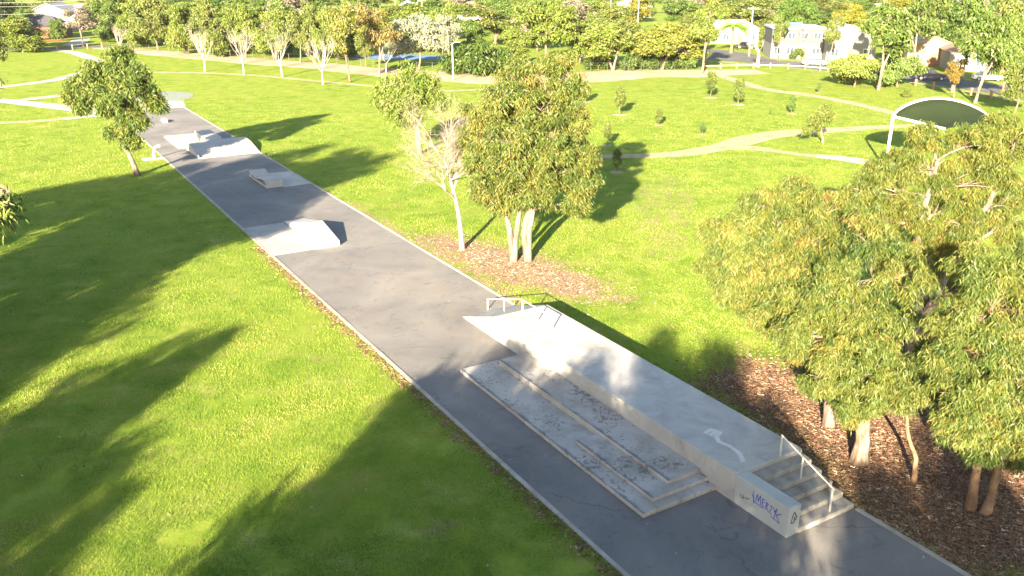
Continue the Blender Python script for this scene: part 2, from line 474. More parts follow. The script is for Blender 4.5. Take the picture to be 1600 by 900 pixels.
def build_ground():
    xs = axis(-900, -60, 60, 900, 0.5, 14); ys = axis(-200, 10, 110, 1800, 0.5, 14)
    X, Y = np.meshgrid(xs, ys)
    nx, ny = len(xs), len(ys)
    V = np.stack([X.ravel(), Y.ravel(), np.zeros(X.size)], 1)
    i = np.arange(nx - 1)[None, :] + nx * np.arange(ny - 1)[:, None]
    F = np.stack([i, i + 1, i + nx + 1, i + nx], -1).reshape(-1, 4)
    me = np_mesh("ground", V, F)
    mu = np.zeros(X.size); ba = np.zeros(X.size)
    fx, fy = X.ravel(), Y.ravel()
    mu = np.maximum(mu, np.clip(sdist(fx, fy, MULCH[1]) / 3.2 + 0.45, 0, 1))
    pass
    ba = np.maximum(ba, .85 * np.clip(sdist(fx, fy, MULCH[0]) / 4.5 + 0.5, 0, 1))
    for p in BARE: ba = np.maximum(ba, 0.44 * np.clip(sdist(fx, fy, p) / 3.0 + 0.5, 0, 1))
    for p in THIN: ba = np.maximum(ba, 0.40 * np.clip(sdist(fx, fy, p) / 3.0 + 0.5, 0, 1))
    # litter caught along the left kerb
    U = fx * NX + fy * NY - U0; W = fx * DX + fy * DY
    ba = np.maximum(ba, .66 * np.clip(1.1 - np.abs(U - 8.6) / .9, 0, 1) * (W > 35) * (W < 60))
    k = np.clip(1.0 - np.abs(U + 0.45) / 0.55, 0, 1) * (W > 8) * (W < 52)
    mu = np.maximum(mu, 0.62 * k)
    for nme, arr in (("mulch", mu), ("bare", ba)):
        a = me.attributes.new(nme, 'FLOAT', 'POINT'); a.data.foreach_set("value", arr.astype(np.float32))
    o = link("ground", me, None, M['ground'])
    tag(o, kind="structure")
build_ground()

def ribbon(name, pts, width, z, mat, jitter=0.0, seed=1, kind="structure", step=1.5):
    rg = np.random.default_rng(seed)
    P = np.array(pts, dtype=float)
    # Catmull-Rom resample
    out = []
    for i in range(len(P) - 1):
        p0, p1, p2, p3 = P[max(i - 1, 0)], P[i], P[i + 1], P[min(i + 2, len(P) - 1)]
        n = max(2, int(np.hypot(*(p2 - p1)) / step))
        for t in np.arange(n) / n:
            out.append(0.5 * ((2 * p1) + (-p0 + p2) * t + (2 * p0 - 5 * p1 + 4 * p2 - p3) * t * t + (-p0 + 3 * p1 - 3 * p2 + p3) * t ** 3))
    out.append(P[-1]); out = np.array(out)
    t = np.gradient(out, axis=0); t /= np.linalg.norm(t, axis=1)[:, None] + 1e-9
    nn = np.stack([-t[:, 1], t[:, 0]], 1)
    w = np.interp(np.arange(len(out)), np.linspace(0, len(out) - 1, len(width)), width) if hasattr(width, '__len__') else np.full(len(out), width)
    def wob():
        a = rg.normal(0, 1, len(out)); a = np.convolve(a, [0.25, 0.5, 0.25], 'same'); return a * jitter
    l = out + nn * (w / 2 + wob())[:, None]; r = out - nn * (w / 2 + wob())[:, None]
    n = len(out)
    V = np.concatenate([np.c_[l, np.full(n, z)], np.c_[r, np.full(n, z)]])
    i = np.arange(n - 1)
    F = np.stack([i, i + n, i + n + 1, i + 1], 1)
    return tag(link(name, np_mesh(name, V, F), None, mat), kind=kind)

def sheet(name, pts, z, mat):
    V = [(p[0], p[1], z) for p in pts]
    me = bpy.data.meshes.new(name); me.from_pydata(V, [], [tuple(range(len(V)))]); me.update()
    o = link(name, me, None, mat); tag(o, kind="structure")
    if me.polygons[0].normal.z < 0: me.flip_normals()
    return o

sheet("skate_path", [PW(0, 4), PW(8.09, 4), PW(8.09, 115.4), PW(0, 115.2)], 0.006, M['asphalt'])
def kerb(name, U_in, sgn, v0, v1):
    m = MB(); v = v0; rg = random.Random(3)
    while v < v1 - 0.05:
        e = min(v + 3.0, v1)
        a, b = U_in, U_in + sgn * (0.17 + rg.uniform(-.012, .012))
        lo, hi = min(a, b), max(a, b)
        m.box(lo, hi, v, e - 0.012, -0.05, 0.035 + rg.uniform(-.008, .008)); v = e
    o = m.build(name, M['kerb'], None, (ORIGIN[0], ORIGIN[1], 0), bevel=0.01)
    o.rotation_euler.z = PATH_RZ
    tag(o, kind="structure")
kerb("kerb_left", 0.0, -1, 4, 115.2)
kerb("kerb_right", 8.09, 1, 4, 14.36)
kerb("kerb_right_far", 8.09, 1, 35.3, 115.4)

sheet("concrete_apron", [PW(4.2, 115.45), PW(8.3, 115.5), PW(9.3, 121.5), PW(5.2, 123.4), PW(-1, 120.5), PW(-2, 118.6)], 0.010, M['concrete_new'])
cx, cy = (-49.21, 118.67)
sheet("round_court", [(cx + 5.6 * math.cos(a), cy + 7.0 * math.sin(a)) for a in np.linspace(0, 2 * math.pi, 40, endpoint=False)], 0.006, M['court_green'])
ribbon("footpath", [(-74.88,119.31), (-67.92,116.19), (-56.34,109.85), (-50.88,106.66), (-45.70,103.64)], [2.6, 2.6, 3.0, 3.2], 0.014, M['concrete_new'])
ribbon("footpath", [(-77.66,123.95), (-75.86,130.46), (-73.58,135.16), (-72.15,140.21), (-72.48,148.50), (-73.02,155.62)], 2.4, 0.010, M['concrete_new'])
ribbon("footpath", [(-65.37,116.19), (-63.01,119.95), (-60.76,122.59), (-54.47,124.64)], [1.8, 2.4, 3.2], 0.018, M['concrete_new'])
ribbon("footpath", [(-51.93,100.78), (-49.83,102.67), (-47.65,104.63)], 1.7, 0.022, M['concrete_new'])
ribbon("dirt_path", [(-61.39,96.76), (-57.83,98.06), (-54.19,99.40), (-51.78,101.25)], 1.6, 0.008, M['gravel'], 0.12, 2)
ribbon("footpath", [(-99.70,195.44), (-92.87,189.03), (-84.12,177.37), (-76.91,168.25)], 2.6, 0.010, M['concrete_new'])
ribbon("dirt_path", [(-46.85,69.81), (-41.36,67.54), (-38.80,64.39), (-36.78,60.57), (-36.38,57.16)], 1.2, 0.008, M['gravel'], 0.12, 3)
ribbon("dirt_path", [(7.70,79.28), (11.84,79.28), (16.27,80.79), (20.62,83.96), (24.93,88.46), (29.91,91.85), (36.91,94.24), (43.89,95.91), (52.05,98.06)], [1.6, 2.4, 3.0, 3.4, 2.6, 1.8, 1.6], 0.012, M['gravel'], 0.18, 4)
ribbon("dirt_path", [(20.47,83.31), (23.26,83.31), (25.19,81.40), (28.13,79.28)], [2.4, 2.2, 1.3, 1.3], 0.008, M['gravel'], 0.15, 5)
ribbon("footpath", [(28.13,79.28), (29.89,78.40), (31.40,76.98), (34.56,74.27)], [1.6, 2.2, 2.8], 0.010, M['concrete_new'])
ribbon("dirt_path", [(33.93,147.53), (35.15,138.49), (37.10,127.49), (41.35,120.60), (44.52,112.65), (46.32,105.13), (49.76,96.33)], 1.9, 0.016, M['gravel'], 0.15, 6)
ribbon("dirt_path", [(-60.90,150.47), (-51.87,149.48), (-42.15,145.63), (-29.95,137.64), (-18.97,130.46), (-10.09,126.05), (-1.88,128.95), (7.80,134.36)], 1.3, 0.016, M['gravel'], 0.12, 7)
ribbon("sandy_strip", [(-94.12,202.28), (-75.92,189.03), (-59.91,177.37), (-44.50,167.02), (-32.09,158.88), (-21.75,150.47), (-10.47,144.70), (0.00,141.97), (10.35,142.87), (21.48,148.50), (31.34,149.48), (42.68,151.47)], [4, 7, 8, 8, 9, 9, 9, 12, 17, 13, 11, 6], 0.008, M['sand'], 0.5, 8)
ribbon("street", [(34.16,183.02), (41.75,176.01), (48.45,168.25), (56.92,157.78), (63.62,146.58), (68.28,134.36), (72.14,120.60), (76.55,108.76)], 8.0, 0.02, M['road'], 0, 9)
ribbon("street", [(47.57,169.50), (45.99,183.02), (42.71,192.18), (37.02,198.80)], [7, 8, 8], 0.028, M['road'], 0, 9)
ribbon("kerb_strip", [(32.65,174.67), (39.83,167.63), (46.31,160.56), (54.37,150.47), (60.25,138.49), (64.23,126.05), (67.60,112.65)], 0.5, 0.05, M['concrete_new'])
ribbon("kerb_strip", [(51.93,174.00), (59.29,164.61), (66.31,153.00), (71.56,141.09), (76.06,127.49)], 0.5, 0.05, M['concrete_new'])
ribbon("street", [(-124.73,189.03), (-112.03,195.44), (-104.37,199.66), (-94.92,204.07), (-82.39,213.47)], 6.5, 0.02, M['road'], 0, 9)
ribbon("driveway", [(-102.23,207.73), (-105.33,217.47), (-110.44,230.39)], 4.0, 0.03, M['concrete_new'])
sheet("tennis_court", [(-32.26,176.01), (0.61,169.50), (0.00,180.15), (-33.36,185.98)], 0.02, M['court_blue'])
ribbon("garden_bed", [(-118.63,214.45), (-115.49,218.49), (-111.53,224.83)], 4.5, 0.03, M['red_mulch'], 0.3, 3)

# ------------------------------------------------------------------ skate obstacles
# raised deck with a bank at its far end, a solid side block and five steps at its near end
pl = path_empty("skate_platform", 5.1, 14.4, "long raised concrete skate platform with steps and grey end block beside the mulch", "skate platform")
H0 = 1.05
m = MB(); m.prism([(2.25, 0.0), (20.8, 0.0), (17.75, H0), (2.25, H0)], 0.0, 3.03, 'x'); m.build("deck", M['deck'], pl, bevel=0.015)
m = MB(); m.box(0.0, 0.51, 0.05, 2.246, 0, H0 - 0.012); blk = m.build("end_block", M['grey_paint'], pl, bevel=0.02)
for k in range(5):
    m = MB(); z1 = 0.175 * (k + 1)
    m.box(0.514, 3.03, 0.02 + 0.446 * k, 0.02 + 0.446 * (k + 1) - 0.003 if k < 4 else 2.247, 0, z1)
    m.build("step", M['concrete'], pl, bevel=0.02)
def strokes(name, lines, w, place, mat, parent):
    """flat hand-drawn ribbons; place(s, t) -> local xyz a few mm off the face"""
    vs, fs = [], []
    for ln in lines:
        for (a, b) in zip(ln[:-1], ln[1:]):
            d = Vector((b[0] - a[0], b[1] - a[1])); L_ = d.length or 1e-6; d /= L_; nn = Vector((-d.y, d.x)) * w / 2
            q = [(a[0] - d.x * w * .4 + nn.x, a[1] - d.y * w * .4 + nn.y), (a[0] - d.x * w * .4 - nn.x, a[1] - d.y * w * .4 - nn.y),
                 (b[0] + d.x * w * .4 - nn.x, b[1] + d.y * w * .4 - nn.y), (b[0] + d.x * w * .4 + nn.x, b[1] + d.y * w * .4 + nn.y)]
            base = len(vs); off = 0.0004 * (len(fs) % 7)
            vs += [place(s, t, off) for s, t in q]; fs.append((base, base + 1, base + 2, base + 3))
    mm = MB(); mm.add(vs, fs); return mm.build(name, mat, parent)
tagl = [[(.00, .42), (.05, .66), (.10, .46), (.16, .68), (.20, .40)], [(.33, .62), (.25, .63), (.25, .40), (.34, .40)], [(.25, .52), (.32, .53)],
        [(.39, .36), (.40, .60), (.47, .56), (.41, .49), (.49, .34)], [(.53, .56), (.62, .57), (.53, .34), (.63, .33)],
        [(.67, .57), (.72, .45), (.79, .60), (.70, .22)], [(-.16, .58), (-.03, .36), (.30, .34)], [(-.10, .70), (-.06, .30)], [(.60, .26), (.92, .20), (.78, .40), (.95, .52)]]
strokes("blue_graffiti_tag", tagl, 0.026, lambda s, t, o: (-0.005 - o, 1.35 - s * 1.08, t * 1.08 + 0.12), M['blue_ink'], blk)
strokes("green_graffiti_mark", [[(0, .1), (.05, 0), (.14, .02), (.12, .12)], [(.2, .08), (.32, .1), (.36, .13)]], 0.03, lambda s, t, o: (-0.005 - o, 1.98 - s, t + 0.36), M['dark_metal'], blk)
al = [[(.14, .36), (.17, .60), (.24, .72), (.31, .60), (.37, .52), (.33, .43), (.27, .42), (.25, .34), (.14, .36)], [(.25, .54), (.29, .50), (.26, .44)]]
strokes("black_graffiti_mark", al, 0.032, lambda s, t, o: (s, 0.044 - o, t + 0.12), M['black_ink'], blk)
pm = [[(1.00, 4.7), (1.30, 4.75), (1.42, 4.45), (1.10, 4.30), (0.95, 4.0), (1.05, 3.6), (1.00, 3.1), (0.75, 2.7)], [(1.05, 4.5), (1.30, 4.55)]]
strokes("faded_paint_smear", pm, 0.16, lambda s, t, o: (s, t, H0 + 0.003 + o), M['pale_paint'], pl)

lg = path_empty("stepped_ledge", 2.06, 17.45, "low stepped concrete grind ledge of stacked slabs against the platform", "ledge")
m = MB(); m.box(0, 3.035, 0, 12.2, 0, 0.16); m.build("slab", SLAB[0], lg, bevel=0.02)
m = MB(); m.box(0.66, 3.036, 0.36, 4.6, 0.16, 0.29); m.build("slab", SLAB[1], lg, bevel=0.02)
m = MB(); m.box(1.62, 3.037, 0.74, 11.7, 0.16, 0.42); m.build("slab", SLAB[2], lg, bevel=0.02)

def rail(name, label, U, pts, posts):
    t = path_empty(name, U, 0, label, "rail")
    m = MB(); m.tube([(0, v, z) for v, z in pts], 0.025, 8); m.build("rail", M['steel'], t, smooth=False)
    for v, z0, z1 in posts:
        m = MB(); m.box(-.022, .022, v - .022, v + .022, z0 + 0.002, z1 - .02); m.build("post", M['steel'], t)
    return t
rail("grind_rail", "bent steel grind rail running down the far bank of the platform", 6.65,
     [(29.45, 1.62), (32.15, 1.62), (35.42, 0.56)], [(29.5, 1.05, 1.62), (30.7, 1.05, 1.62), (32.05, 1.05, 1.62), (33.75, 0.49, 1.10), (35.37, 0.006, 0.57)])
rail("stair_handrail", "sloping steel handrail over the platform steps", 7.12,
     [(16.72, 1.82), (14.48, 0.98)], [(16.69, 1.05, 1.82), (15.78, .70, 1.48), (14.55, .175, 1.0)])

hp = path_empty("hip_ramp", 0.0, 49.6, "white concrete wedge funbox with flat pad at the left kerb", "skate ramp")
m = MB(); m.box(0.02, 2.70, 0.1, 6.95, 0.0, 0.03); m.build("pad", M['pad'], hp)
B = [(2.62, 0.0), (4.16, 0.0), (4.3, 7.5), (2.75, 7.3)]
m = MB()
m.add([(2.60, 0, 0), (4.16, 0, 0), (4.26, 7.4, 0), (2.80, 7.3, 0), (2.74, .06, .36), (4.13, .02, .36), (4.13, 2.95, .92), (3.08, 2.9, .92)],
      [(0, 1, 5, 4), (1, 2, 6, 5), (2, 3, 7, 6), (3, 0, 4, 7), (4, 5, 6, 7), (0, 3, 2, 1)])
m.build("wedge", M['concrete_new'], hp, bevel=0.02)
strokes("dark_scuff", [[(3.55, 1.35), (3.62, 1.0), (3.68, .8)]], 0.06, lambda s, t, o: (s, t, .367 + (t - .05) * .1915 + .006 + o), M['dark_metal'], hp)

wv = path_empty("wave_ledge", 4.62, 67.0, "curved wave-top concrete ledge with flat pad by the right kerb", "ledge")
m = MB(); m.box(1.32, 3.46, -0.25, 5.1, 0, 0.06); m.build("pad", M['concrete_new'], wv, bevel=0.01)
m = MB(); m.box(-.03, 1.30, -0.02, 5.1, 0, 0.10); m.build("base_slab", M['concrete_new'], wv, bevel=0.01)
vv = np.linspace(0, 5.0, 25)
zt = 0.40 + 0.15 * np.cos((vv - 0.9) / 5.0 * 2 * math.pi * 0.95) + 0.02 * vv
m = MB(); m.prism([(v, z) for v, z in zip(vv, zt)] + [(v, z - 0.12) for v, z in zip(vv[::-1], zt[::-1])], 0.0, 1.28, 'x'); m.build("wave_slab", M['concrete_new'], wv)
for v0, v1, zz in ((0.0, 0.45, zt[1] - .13), (4.75, 4.98, zt[-2] - .13)):
    m = MB(); m.box(0.02, 1.26, v0 + .005, v1, 0.10, zz); m.build("support", M['concrete_new'], wv)

bx = path_empty("box_ledge", 1.95, 87.6, "white concrete box with side pad on the far asphalt", "ledge")
m = MB(); m.box(0, 4.1, 0, 6.9, 0, 0.18); m.build("pad", M['concrete_new'], bx, bevel=0.02)
m = MB(); m.prism([(-0.9, .0), (-0.9, .35), (-.5, .62), (0, .82), (4.6, .82), (4.6, .0)], 2.58, 4.12, 'x'); m.build("block", M['concrete_new'], bx, bevel=0.02)
m = MB(); m.box(2.3, 2.4, 2.3, 2.4, .18, .80); m.box(2.3, 2.58, 2.3, 2.4, .70, .80); m.build("bracket", M['steel'], bx)

rl = path_empty("roll_over_ramp", 2.62, 81.6, "broad white curved roll-over ramp spanning to the right kerb", "skate ramp")
vv = np.linspace(0, 5.4, 18)
m = MB(); m.prism([(v, 0.05 + 0.62 * math.sin(min(1, v / 4.4) * math.pi / 2) ** 1.4) for v in vv] + [(5.4, 0.0), (0, 0.0)], 0.0, 5.6, 'x'); m.build("ramp_body", M['concrete_new'], rl)
m = MB(); m.box(-.03, 0.0 - .002, 0.02, 5.38, 0, 0.30); m.build("side_plate", M['concrete_new'], rl)

st = path_empty("low_block", 3.6, 104.2, "small white concrete block alone on the far asphalt", "block")
m = MB(); m.prism([(0, 0), (.55, 0), (.5, .38), (.05, .38)], 0, 1.3, 'y'); m.build("block_body", M['concrete_new'], st, bevel=0.03)

fx, fy = (-32.65, 78.11)
ft = empty("drinking_fountain", (fx, fy, 0), PATH_RZ, "white drinking fountain on a small slab beside the left kerb", "fountain")
m = MB(); m.box(-1.0, 0.75, -0.55, 0.55, 0.0, 0.05); m.build("slab", M['concrete_new'], ft, bevel=0.01)
m = MB(); m.tube([(0, 0, .05), (0.02, .02, .5), (.10, .04, .95)], [.11, .10, .09], 8); m.build("column", M['white_paint'], ft)
m = MB(); m.tube([(.08, .04, .95), (.30, .05, 1.05), (.62, .06, 1.12)], [.09, .10, .12], 8); m.build("basin_arm", M['white_paint'], ft)

# ------------------------------------------------------------------ trees
def bez(a, b, c, n):
    t = np.linspace(0, 1, n)[:, None]
    return (1 - t) ** 2 * a + 2 * t * (1 - t) * b + t * t * c

def leaves(rg, pts, out, n_per, spread, length, width, droop, tint0, clump_tint):
    """pts (k,3) clump centres -> kite leaves; returns V, F, tint"""
    k = len(pts)
    N_ = k * n_per
    ctr = np.repeat(pts, n_per, 0)
    off = rg.normal(0, 1, (N_, 3)) * spread * np.array([1, 1, 0.8])
    base = ctr + off
    az = rg.uniform(0, 2 * np.pi, N_)
    dz = -droop + rg.normal(0, 0.45, N_)
    d = np.stack([np.cos(az), np.sin(az), dz], 1); d /= np.linalg.norm(d, axis=1)[:, None]
    r = rg.normal(0, 0.85, (N_, 3)) + np.cross(d, np.repeat(out, n_per, 0)) * 1.0; s = r - d * (r * d).sum(1)[:, None]; s /= np.linalg.norm(s, axis=1)[:, None] + 1e-9
    ln = length * rg.uniform(0.65, 1.3, N_)[:, None]; w = width * rg.uniform(0.7, 1.3, N_)[:, None]
    nrm = np.cross(d, s)
    p0 = base; p1 = base + d * ln * 0.45 + s * w * 0.5 + nrm * ln * 0.06
    p2 = base + d * ln - np.array([0, 0, 1]) * ln * 0.12; p3 = base + d * ln * 0.45 - s * w * 0.5 + nrm * ln * 0.06
    V = np.stack([p0, p1, p2, p3], 1).reshape(-1, 3)
    F = np.arange(N_ * 4).reshape(-1, 4)
    t = np.clip(np.repeat(tint0 + rg.normal(0, clump_tint, k), n_per) + rg.normal(0, 0.13, N_) + (rg.uniform(0, 1, N_) < 0.05) * 0.30, 0, 1)
    return V, F, np.repeat(t, 4)

def make_tree(seed, trunks, lobes, r0=0.25, clumps_per=60, n_per=40, spread=0.26, length=0.22, width=0.036, droop=0.9, tint0=0.5, ctint=0.13, limb=True, twigs=9, shell=0.5, flat=0.9, sides=8, tufts=11, tuft_r=.40):
    """trunks: list of polylines [(x,y,z)..]; lobes: (x,y,z,r). returns trunk mesh, crown mesh"""
    rg = np.random.default_rng(seed)
    mb = MB(); ends = []
    for tr in trunks:
        tr = np.array(tr, dtype=float)
        L_ = np.linalg.norm(np.diff(tr, axis=0), axis=1); s = np.concatenate([[0], np.cumsum(L_)]) / L_.sum()
        q = np.linspace(0, 1, 14)
        pp = np.stack([np.interp(q, s, tr[:, i]) for i in range(3)], 1)
        ps = pp.copy(); ps[1:-1] = (pp[:-2] + 2 * pp[1:-1] + pp[2:]) / 4
        ps[1:-1] += rg.normal(0, r0 * 0.10, (12, 3)); ps[0, 2] -= 0.15
        rad = r0 * (1.0 - 0.68 * q); rad[0] *= 1.45; rad[1] *= 1.06
        mb.tube(ps, rad, sides); ends.append((ps, rad))
    pts_all, outs, tints = [], [], []
    for (x, y, z, r) in lobes:
        c = np.array([x, y, z], dtype=float)
        best = None
        for ps, rad in ends:
            for i in range(4, len(ps)):
                if ps[i][2] < max(z - 0.25 * r, 0.35 * z + 0.4):
                    d = np.linalg.norm(ps[i] - c) + 0.6 * (z - ps[i][2])
                    if best is None or d < best[0]: best = (d, ps[i], rad[i])
        if best is None: best = (0, ends[0][0][5], ends[0][1][5])
        if limb:
            a = best[1]; mid = (a + c) / 2 + np.array([rg.normal(0, .12 * r), rg.normal(0, .12 * r), 0.15 * r])
            pb = bez(a, mid, c, 7); ra = min(best[2] * 0.7, 0.055 * r + 0.045)
            mb.tube(pb, np.linspace(ra, ra * 0.45, 7), 6)
            for k in range(twigs):
                u = rg.normal(0, 1, 3); u /= np.linalg.norm(u); u[2] = abs(u[2]) * 0.7 - 0.12
                st_ = pb[rg.integers(3, 7)]
                e = c + u * r * rg.uniform(.6, .98)
                mm = (st_ + e) / 2 + rg.normal(0, .1 * r, 3) + np.array([0, 0, .12 * r])
                mb.tube(bez(st_, mm, e, 5), np.linspace(ra * 0.45, ra * 0.10, 5), 4, cap=False)
        n = max(6, int(clumps_per * 1.0))
        # each lobe is a head of smaller tufts
        us = rg.normal(0, 1, (tufts, 3)); us /= np.linalg.norm(us, axis=1)[:, None]
        sc_ = us * r * rg.uniform(.42, .95, tufts)[:, None]; sr_ = r * rg.uniform(.7, 1.25, tufts) * tuft_r
        pick = rg.integers(0, tufts, n)
        tz = rg.normal(0, ctint, tufts)[pick]
        u = rg.normal(0, 1, (n, 3)); u /= np.linalg.norm(u, axis=1)[:, None]
        rr = sr_[pick] * rg.uniform(shell ** 3, 1.0, n) ** (1 / 3)
        p = c + (sc_[pick] + u * rr[:, None]) * np.array([1, 1, flat])
        o_ = u + 0.8 * us[pick]; o_ /= np.linalg.norm(o_, axis=1)[:, None] + 1e-9
        pts_all.append(p); outs.append(o_); tints.append(tz)
    P_ = np.concatenate(pts_all)
    O_ = np.concatenate(outs); T_ = np.concatenate(tints)
    ok = P_[:, 2] > 0.4; P_, O_, T_ = P_[ok], O_[ok], T_[ok]
    V, F, t = leaves(rg, P_, O_, n_per, spread, length, width, droop, tint0 + T_, ctint * .6)
    tm = bpy.data.meshes.new("trunk"); tm.from_pydata(mb.v, [], mb.f)
    tm.polygons.foreach_set("use_smooth", np.ones(len(tm.polygons), dtype=bool)); tm.update()
    cm = np_mesh("crown", V, F, t)
    return tm, cm

def plant(name, label, loc, meshes, bark, leafm, color=(1, 1, 1), rz=0.0, sc=(1, 1, 1), group=None, cat="tree"):
    e = empty(name, (loc[0], loc[1], 0), rz, label, cat, group)
    e.scale = sc
    t = link("trunk", meshes[0], e, bark)
    t.material_slots[0].link = 'OBJECT'; t.material_slots[0].material = bark
    if meshes[1] is not None:
        c = link("crown", meshes[1], e, leafm); c.color = (*color, 1)
    return e

# --- the trees one can see well, each with its own limbs and lobes
NEAR = dict(tint0=.48, ctint=.10, clumps_per=110, n_per=34, length=0.27, width=0.05, spread=0.15, tufts=18, tuft_r=.24)
plant("gum_tree", "broad twin-trunk gum nearest the dead tree on the mulch", (0.08, 48.37),
      make_tree(11, [[(0,0,0), (-0.19,0.00,1.69), (-0.44,0.00,3.41), (-0.98,0.00,6.02), (-1.14,0.00,8.18)], [(0,0,0), (0.15,0.00,1.49), (0.37,0.00,3.03), (0.65,0.00,5.28), (0.82,0.00,7.82)]],
                [(-0.43,0.00,9.58,1.62), (-1.60,0.00,8.53,1.21), (-1.30,-1.00,7.47,1.48), (0.47,1.00,7.84,1.64), (-0.96,-1.00,5.69,1.57), (0.35,-1.50,6.15,1.40), (-1.96,0.00,5.84,1.01), (-0.63,0.00,3.72,1.25), (0.36,-1.00,4.41,1.08), (-0.08,1.00,10.51,1.22), (-2.27,1.00,7.11,1.02), (-1.71,-0.50,4.36,0.94), (-0.08,-2.00,7.30,1.38), (1.55,1.00,9.09,1.30)],
                0.20, **NEAR), M['white_bark'], M['gum'], (1.0, 0.98, 0.95))
plant("gum_tree", "tall twin-trunk gum with rounded crown right of the mulch bed", (0.94, 48.37),
      make_tree(12, [[(0,0,0), (0.03,0.00,1.88), (0.35,0.00,3.41), (0.94,0.00,5.65), (1.12,0.00,8.18)], [(0,0,0), (-0.27,0.00,1.42), (-0.13,0.00,2.84), (0.89,0.00,4.17), (1.95,0.00,6.02)]],
                [(0.81,0.00,10.62,1.40), (1.94,0.00,9.93,1.20), (0.52,-1.00,9.03,1.46), (2.26,0.00,8.36,1.28), (1.34,-1.00,7.47,1.48), (3.10,0.00,6.20,1.01), (2.51,0.00,5.47,1.45), (0.65,-1.00,6.23,1.35), (3.26,0.00,4.54,0.88), (0.56,-1.00,4.41,1.22), (2.74,0.00,3.49,0.81), (1.32,1.50,9.20,1.46), (1.50,0.00,11.30,0.84), (2.43,2.00,6.55,1.35), (1.10,1.00,4.87,1.12)],
                0.21, **NEAR), M['white_bark'], M['gum'], (0.98, 0.98, 0.92))
plant("gum_tree", "slim leaning gum between the left kerb and the lawn", (-31.37, 71.24),
      make_tree(13, [[(0,0,0), (-0.32,0.00,1.41), (-0.91,0.00,2.80), (-1.21,0.00,4.22), (-1.17,0.00,5.78), (-0.60,0.00,8.07)]],
                [(-2.08,0.00,8.47,1.24), (-0.32,0.00,9.23,1.38), (1.08,0.00,8.32,1.39), (1.94,0.00,6.75,1.04), (-2.34,0.00,6.96,1.30), (0.18,-1.00,7.08,1.53), (-4.07,0.00,6.55,0.83), (0.30,0.00,5.52,1.15), (-3.25,0.00,7.67,1.03), (2.36,0.00,6.04,0.68), (-1.18,-0.50,5.70,0.93), (-0.27,0.00,4.17,0.68), (-0.01,0.00,3.11,0.63), (-1.30,0.00,3.64,0.47), (-3.83,0.00,5.78,0.52), (-0.05,0.00,9.97,0.77), (-1.28,1.50,7.91,1.58), (0.82,0.00,4.48,0.52)],
                0.22, clumps_per=62, n_per=30, length=0.34, width=0.075, spread=0.24, tint0=0.45, ctint=.09), M['white_bark'], M['gum'], (0.95, 1.05, 0.95))
plant("gum_tree", "pale green gum on bare soil behind the dead tree", (-8.68, 80.18),
      make_tree(14, [[(0,0,0), (0.18,0.00,1.56), (-0.08,0.00,2.74), (-0.12,0.00,4.79), (0.24,0.00,6.51)], [(0,0,0), (-0.23,0.00,1.85), (0.30,0.00,3.33), (1.17,0.00,4.79)]],
                [(-1.81,0.00,6.22,1.51), (-0.03,0.00,6.96,1.45), (1.43,0.00,5.36,1.17), (-2.73,0.00,5.36,1.17), (-1.04,-1.00,5.04,1.39), (0.20,0.00,5.36,1.29), (-1.81,0.00,3.74,0.88), (2.11,0.00,4.79,0.70), (0.82,0.00,6.51,0.93), (-3.28,0.00,5.94,0.76), (-0.76,0.00,3.33,0.71)],
                0.20, clumps_per=60, n_per=28, length=0.36, width=0.08, spread=0.26, tint0=0.55), M['grey_bark'], M['bgleaf'], (1.0, 1.12, 0.9))
RC = dict(tint0=.46, ctint=.10, clumps_per=130, n_per=56, length=0.185, width=0.025, spread=0.11, droop=1.1, shell=0.4, tufts=26, tuft_r=.20)
plant("gum_tree", "thick-trunked leafy gum nearest the platform steps", (12.08, 26.13),
      make_tree(21, [[(0,0,0), (-0.05,0.00,0.81), (-0.09,0.00,2.05), (-0.40,0.00,3.96), (-0.45,0.00,5.78)]],
                [(-0.62,0.00,3.25,1.24), (-0.29,-0.50,5.09,1.36), (-1.65,0.00,4.65,1.16), (0.12,0.00,6.88,1.27), (-1.44,-0.40,6.70,1.34), (-2.51,0.00,6.00,1.08), (0.80,0.00,2.77,0.90), (-0.57,0.00,2.05,0.65), (-1.69,0.00,3.25,0.73), (-0.53,0.60,7.98,1.14), (-2.84,0.00,4.88,0.71), (-1.22,-1.20,5.82,1.20), (-1.63,-1.00,4.19,0.82), (-0.16,-0.80,3.76,0.91), (-2.26,-1.00,6.70,0.95)],
                0.27, **RC), M['white_bark'], M['gum'], (1.0, 1.0, 0.92))
plant("gum_tree", "spreading gum reaching over the grass left of the thick-trunked one", (11.90, 28.71),
      make_tree(22, [[(0,0,0), (-0.10,0.00,1.21), (-0.58,0.00,2.77), (-1.51,0.00,4.77), (-2.24,0.00,6.22)]],
                [(-4.15,0.00,7.51,1.06), (-4.55,0.00,6.46,0.85), (-3.24,-0.60,6.66,1.14), (-2.60,0.00,7.85,1.06), (-1.37,0.00,7.39,1.24), (-3.27,0.00,5.21,0.95), (-2.14,-0.50,4.97,1.03), (-1.28,0.00,8.42,0.96), (-4.92,0.00,7.62,0.57), (-4.19,0.00,5.38,0.63), (-2.60,0.00,4.28,0.64), (-1.34,0.00,3.28,0.70), (-1.54,-0.60,6.19,1.10), (-2.05,0.50,8.86,0.62), (-4.00,-1.00,6.68,0.91), (-2.77,-1.20,6.74,0.99), (-0.84,0.00,2.00,0.47), (-3.37,0.00,8.53,0.66)],
                0.20, **RC), M['white_bark'], M['gum'], (1.03, 0.98, 0.88))
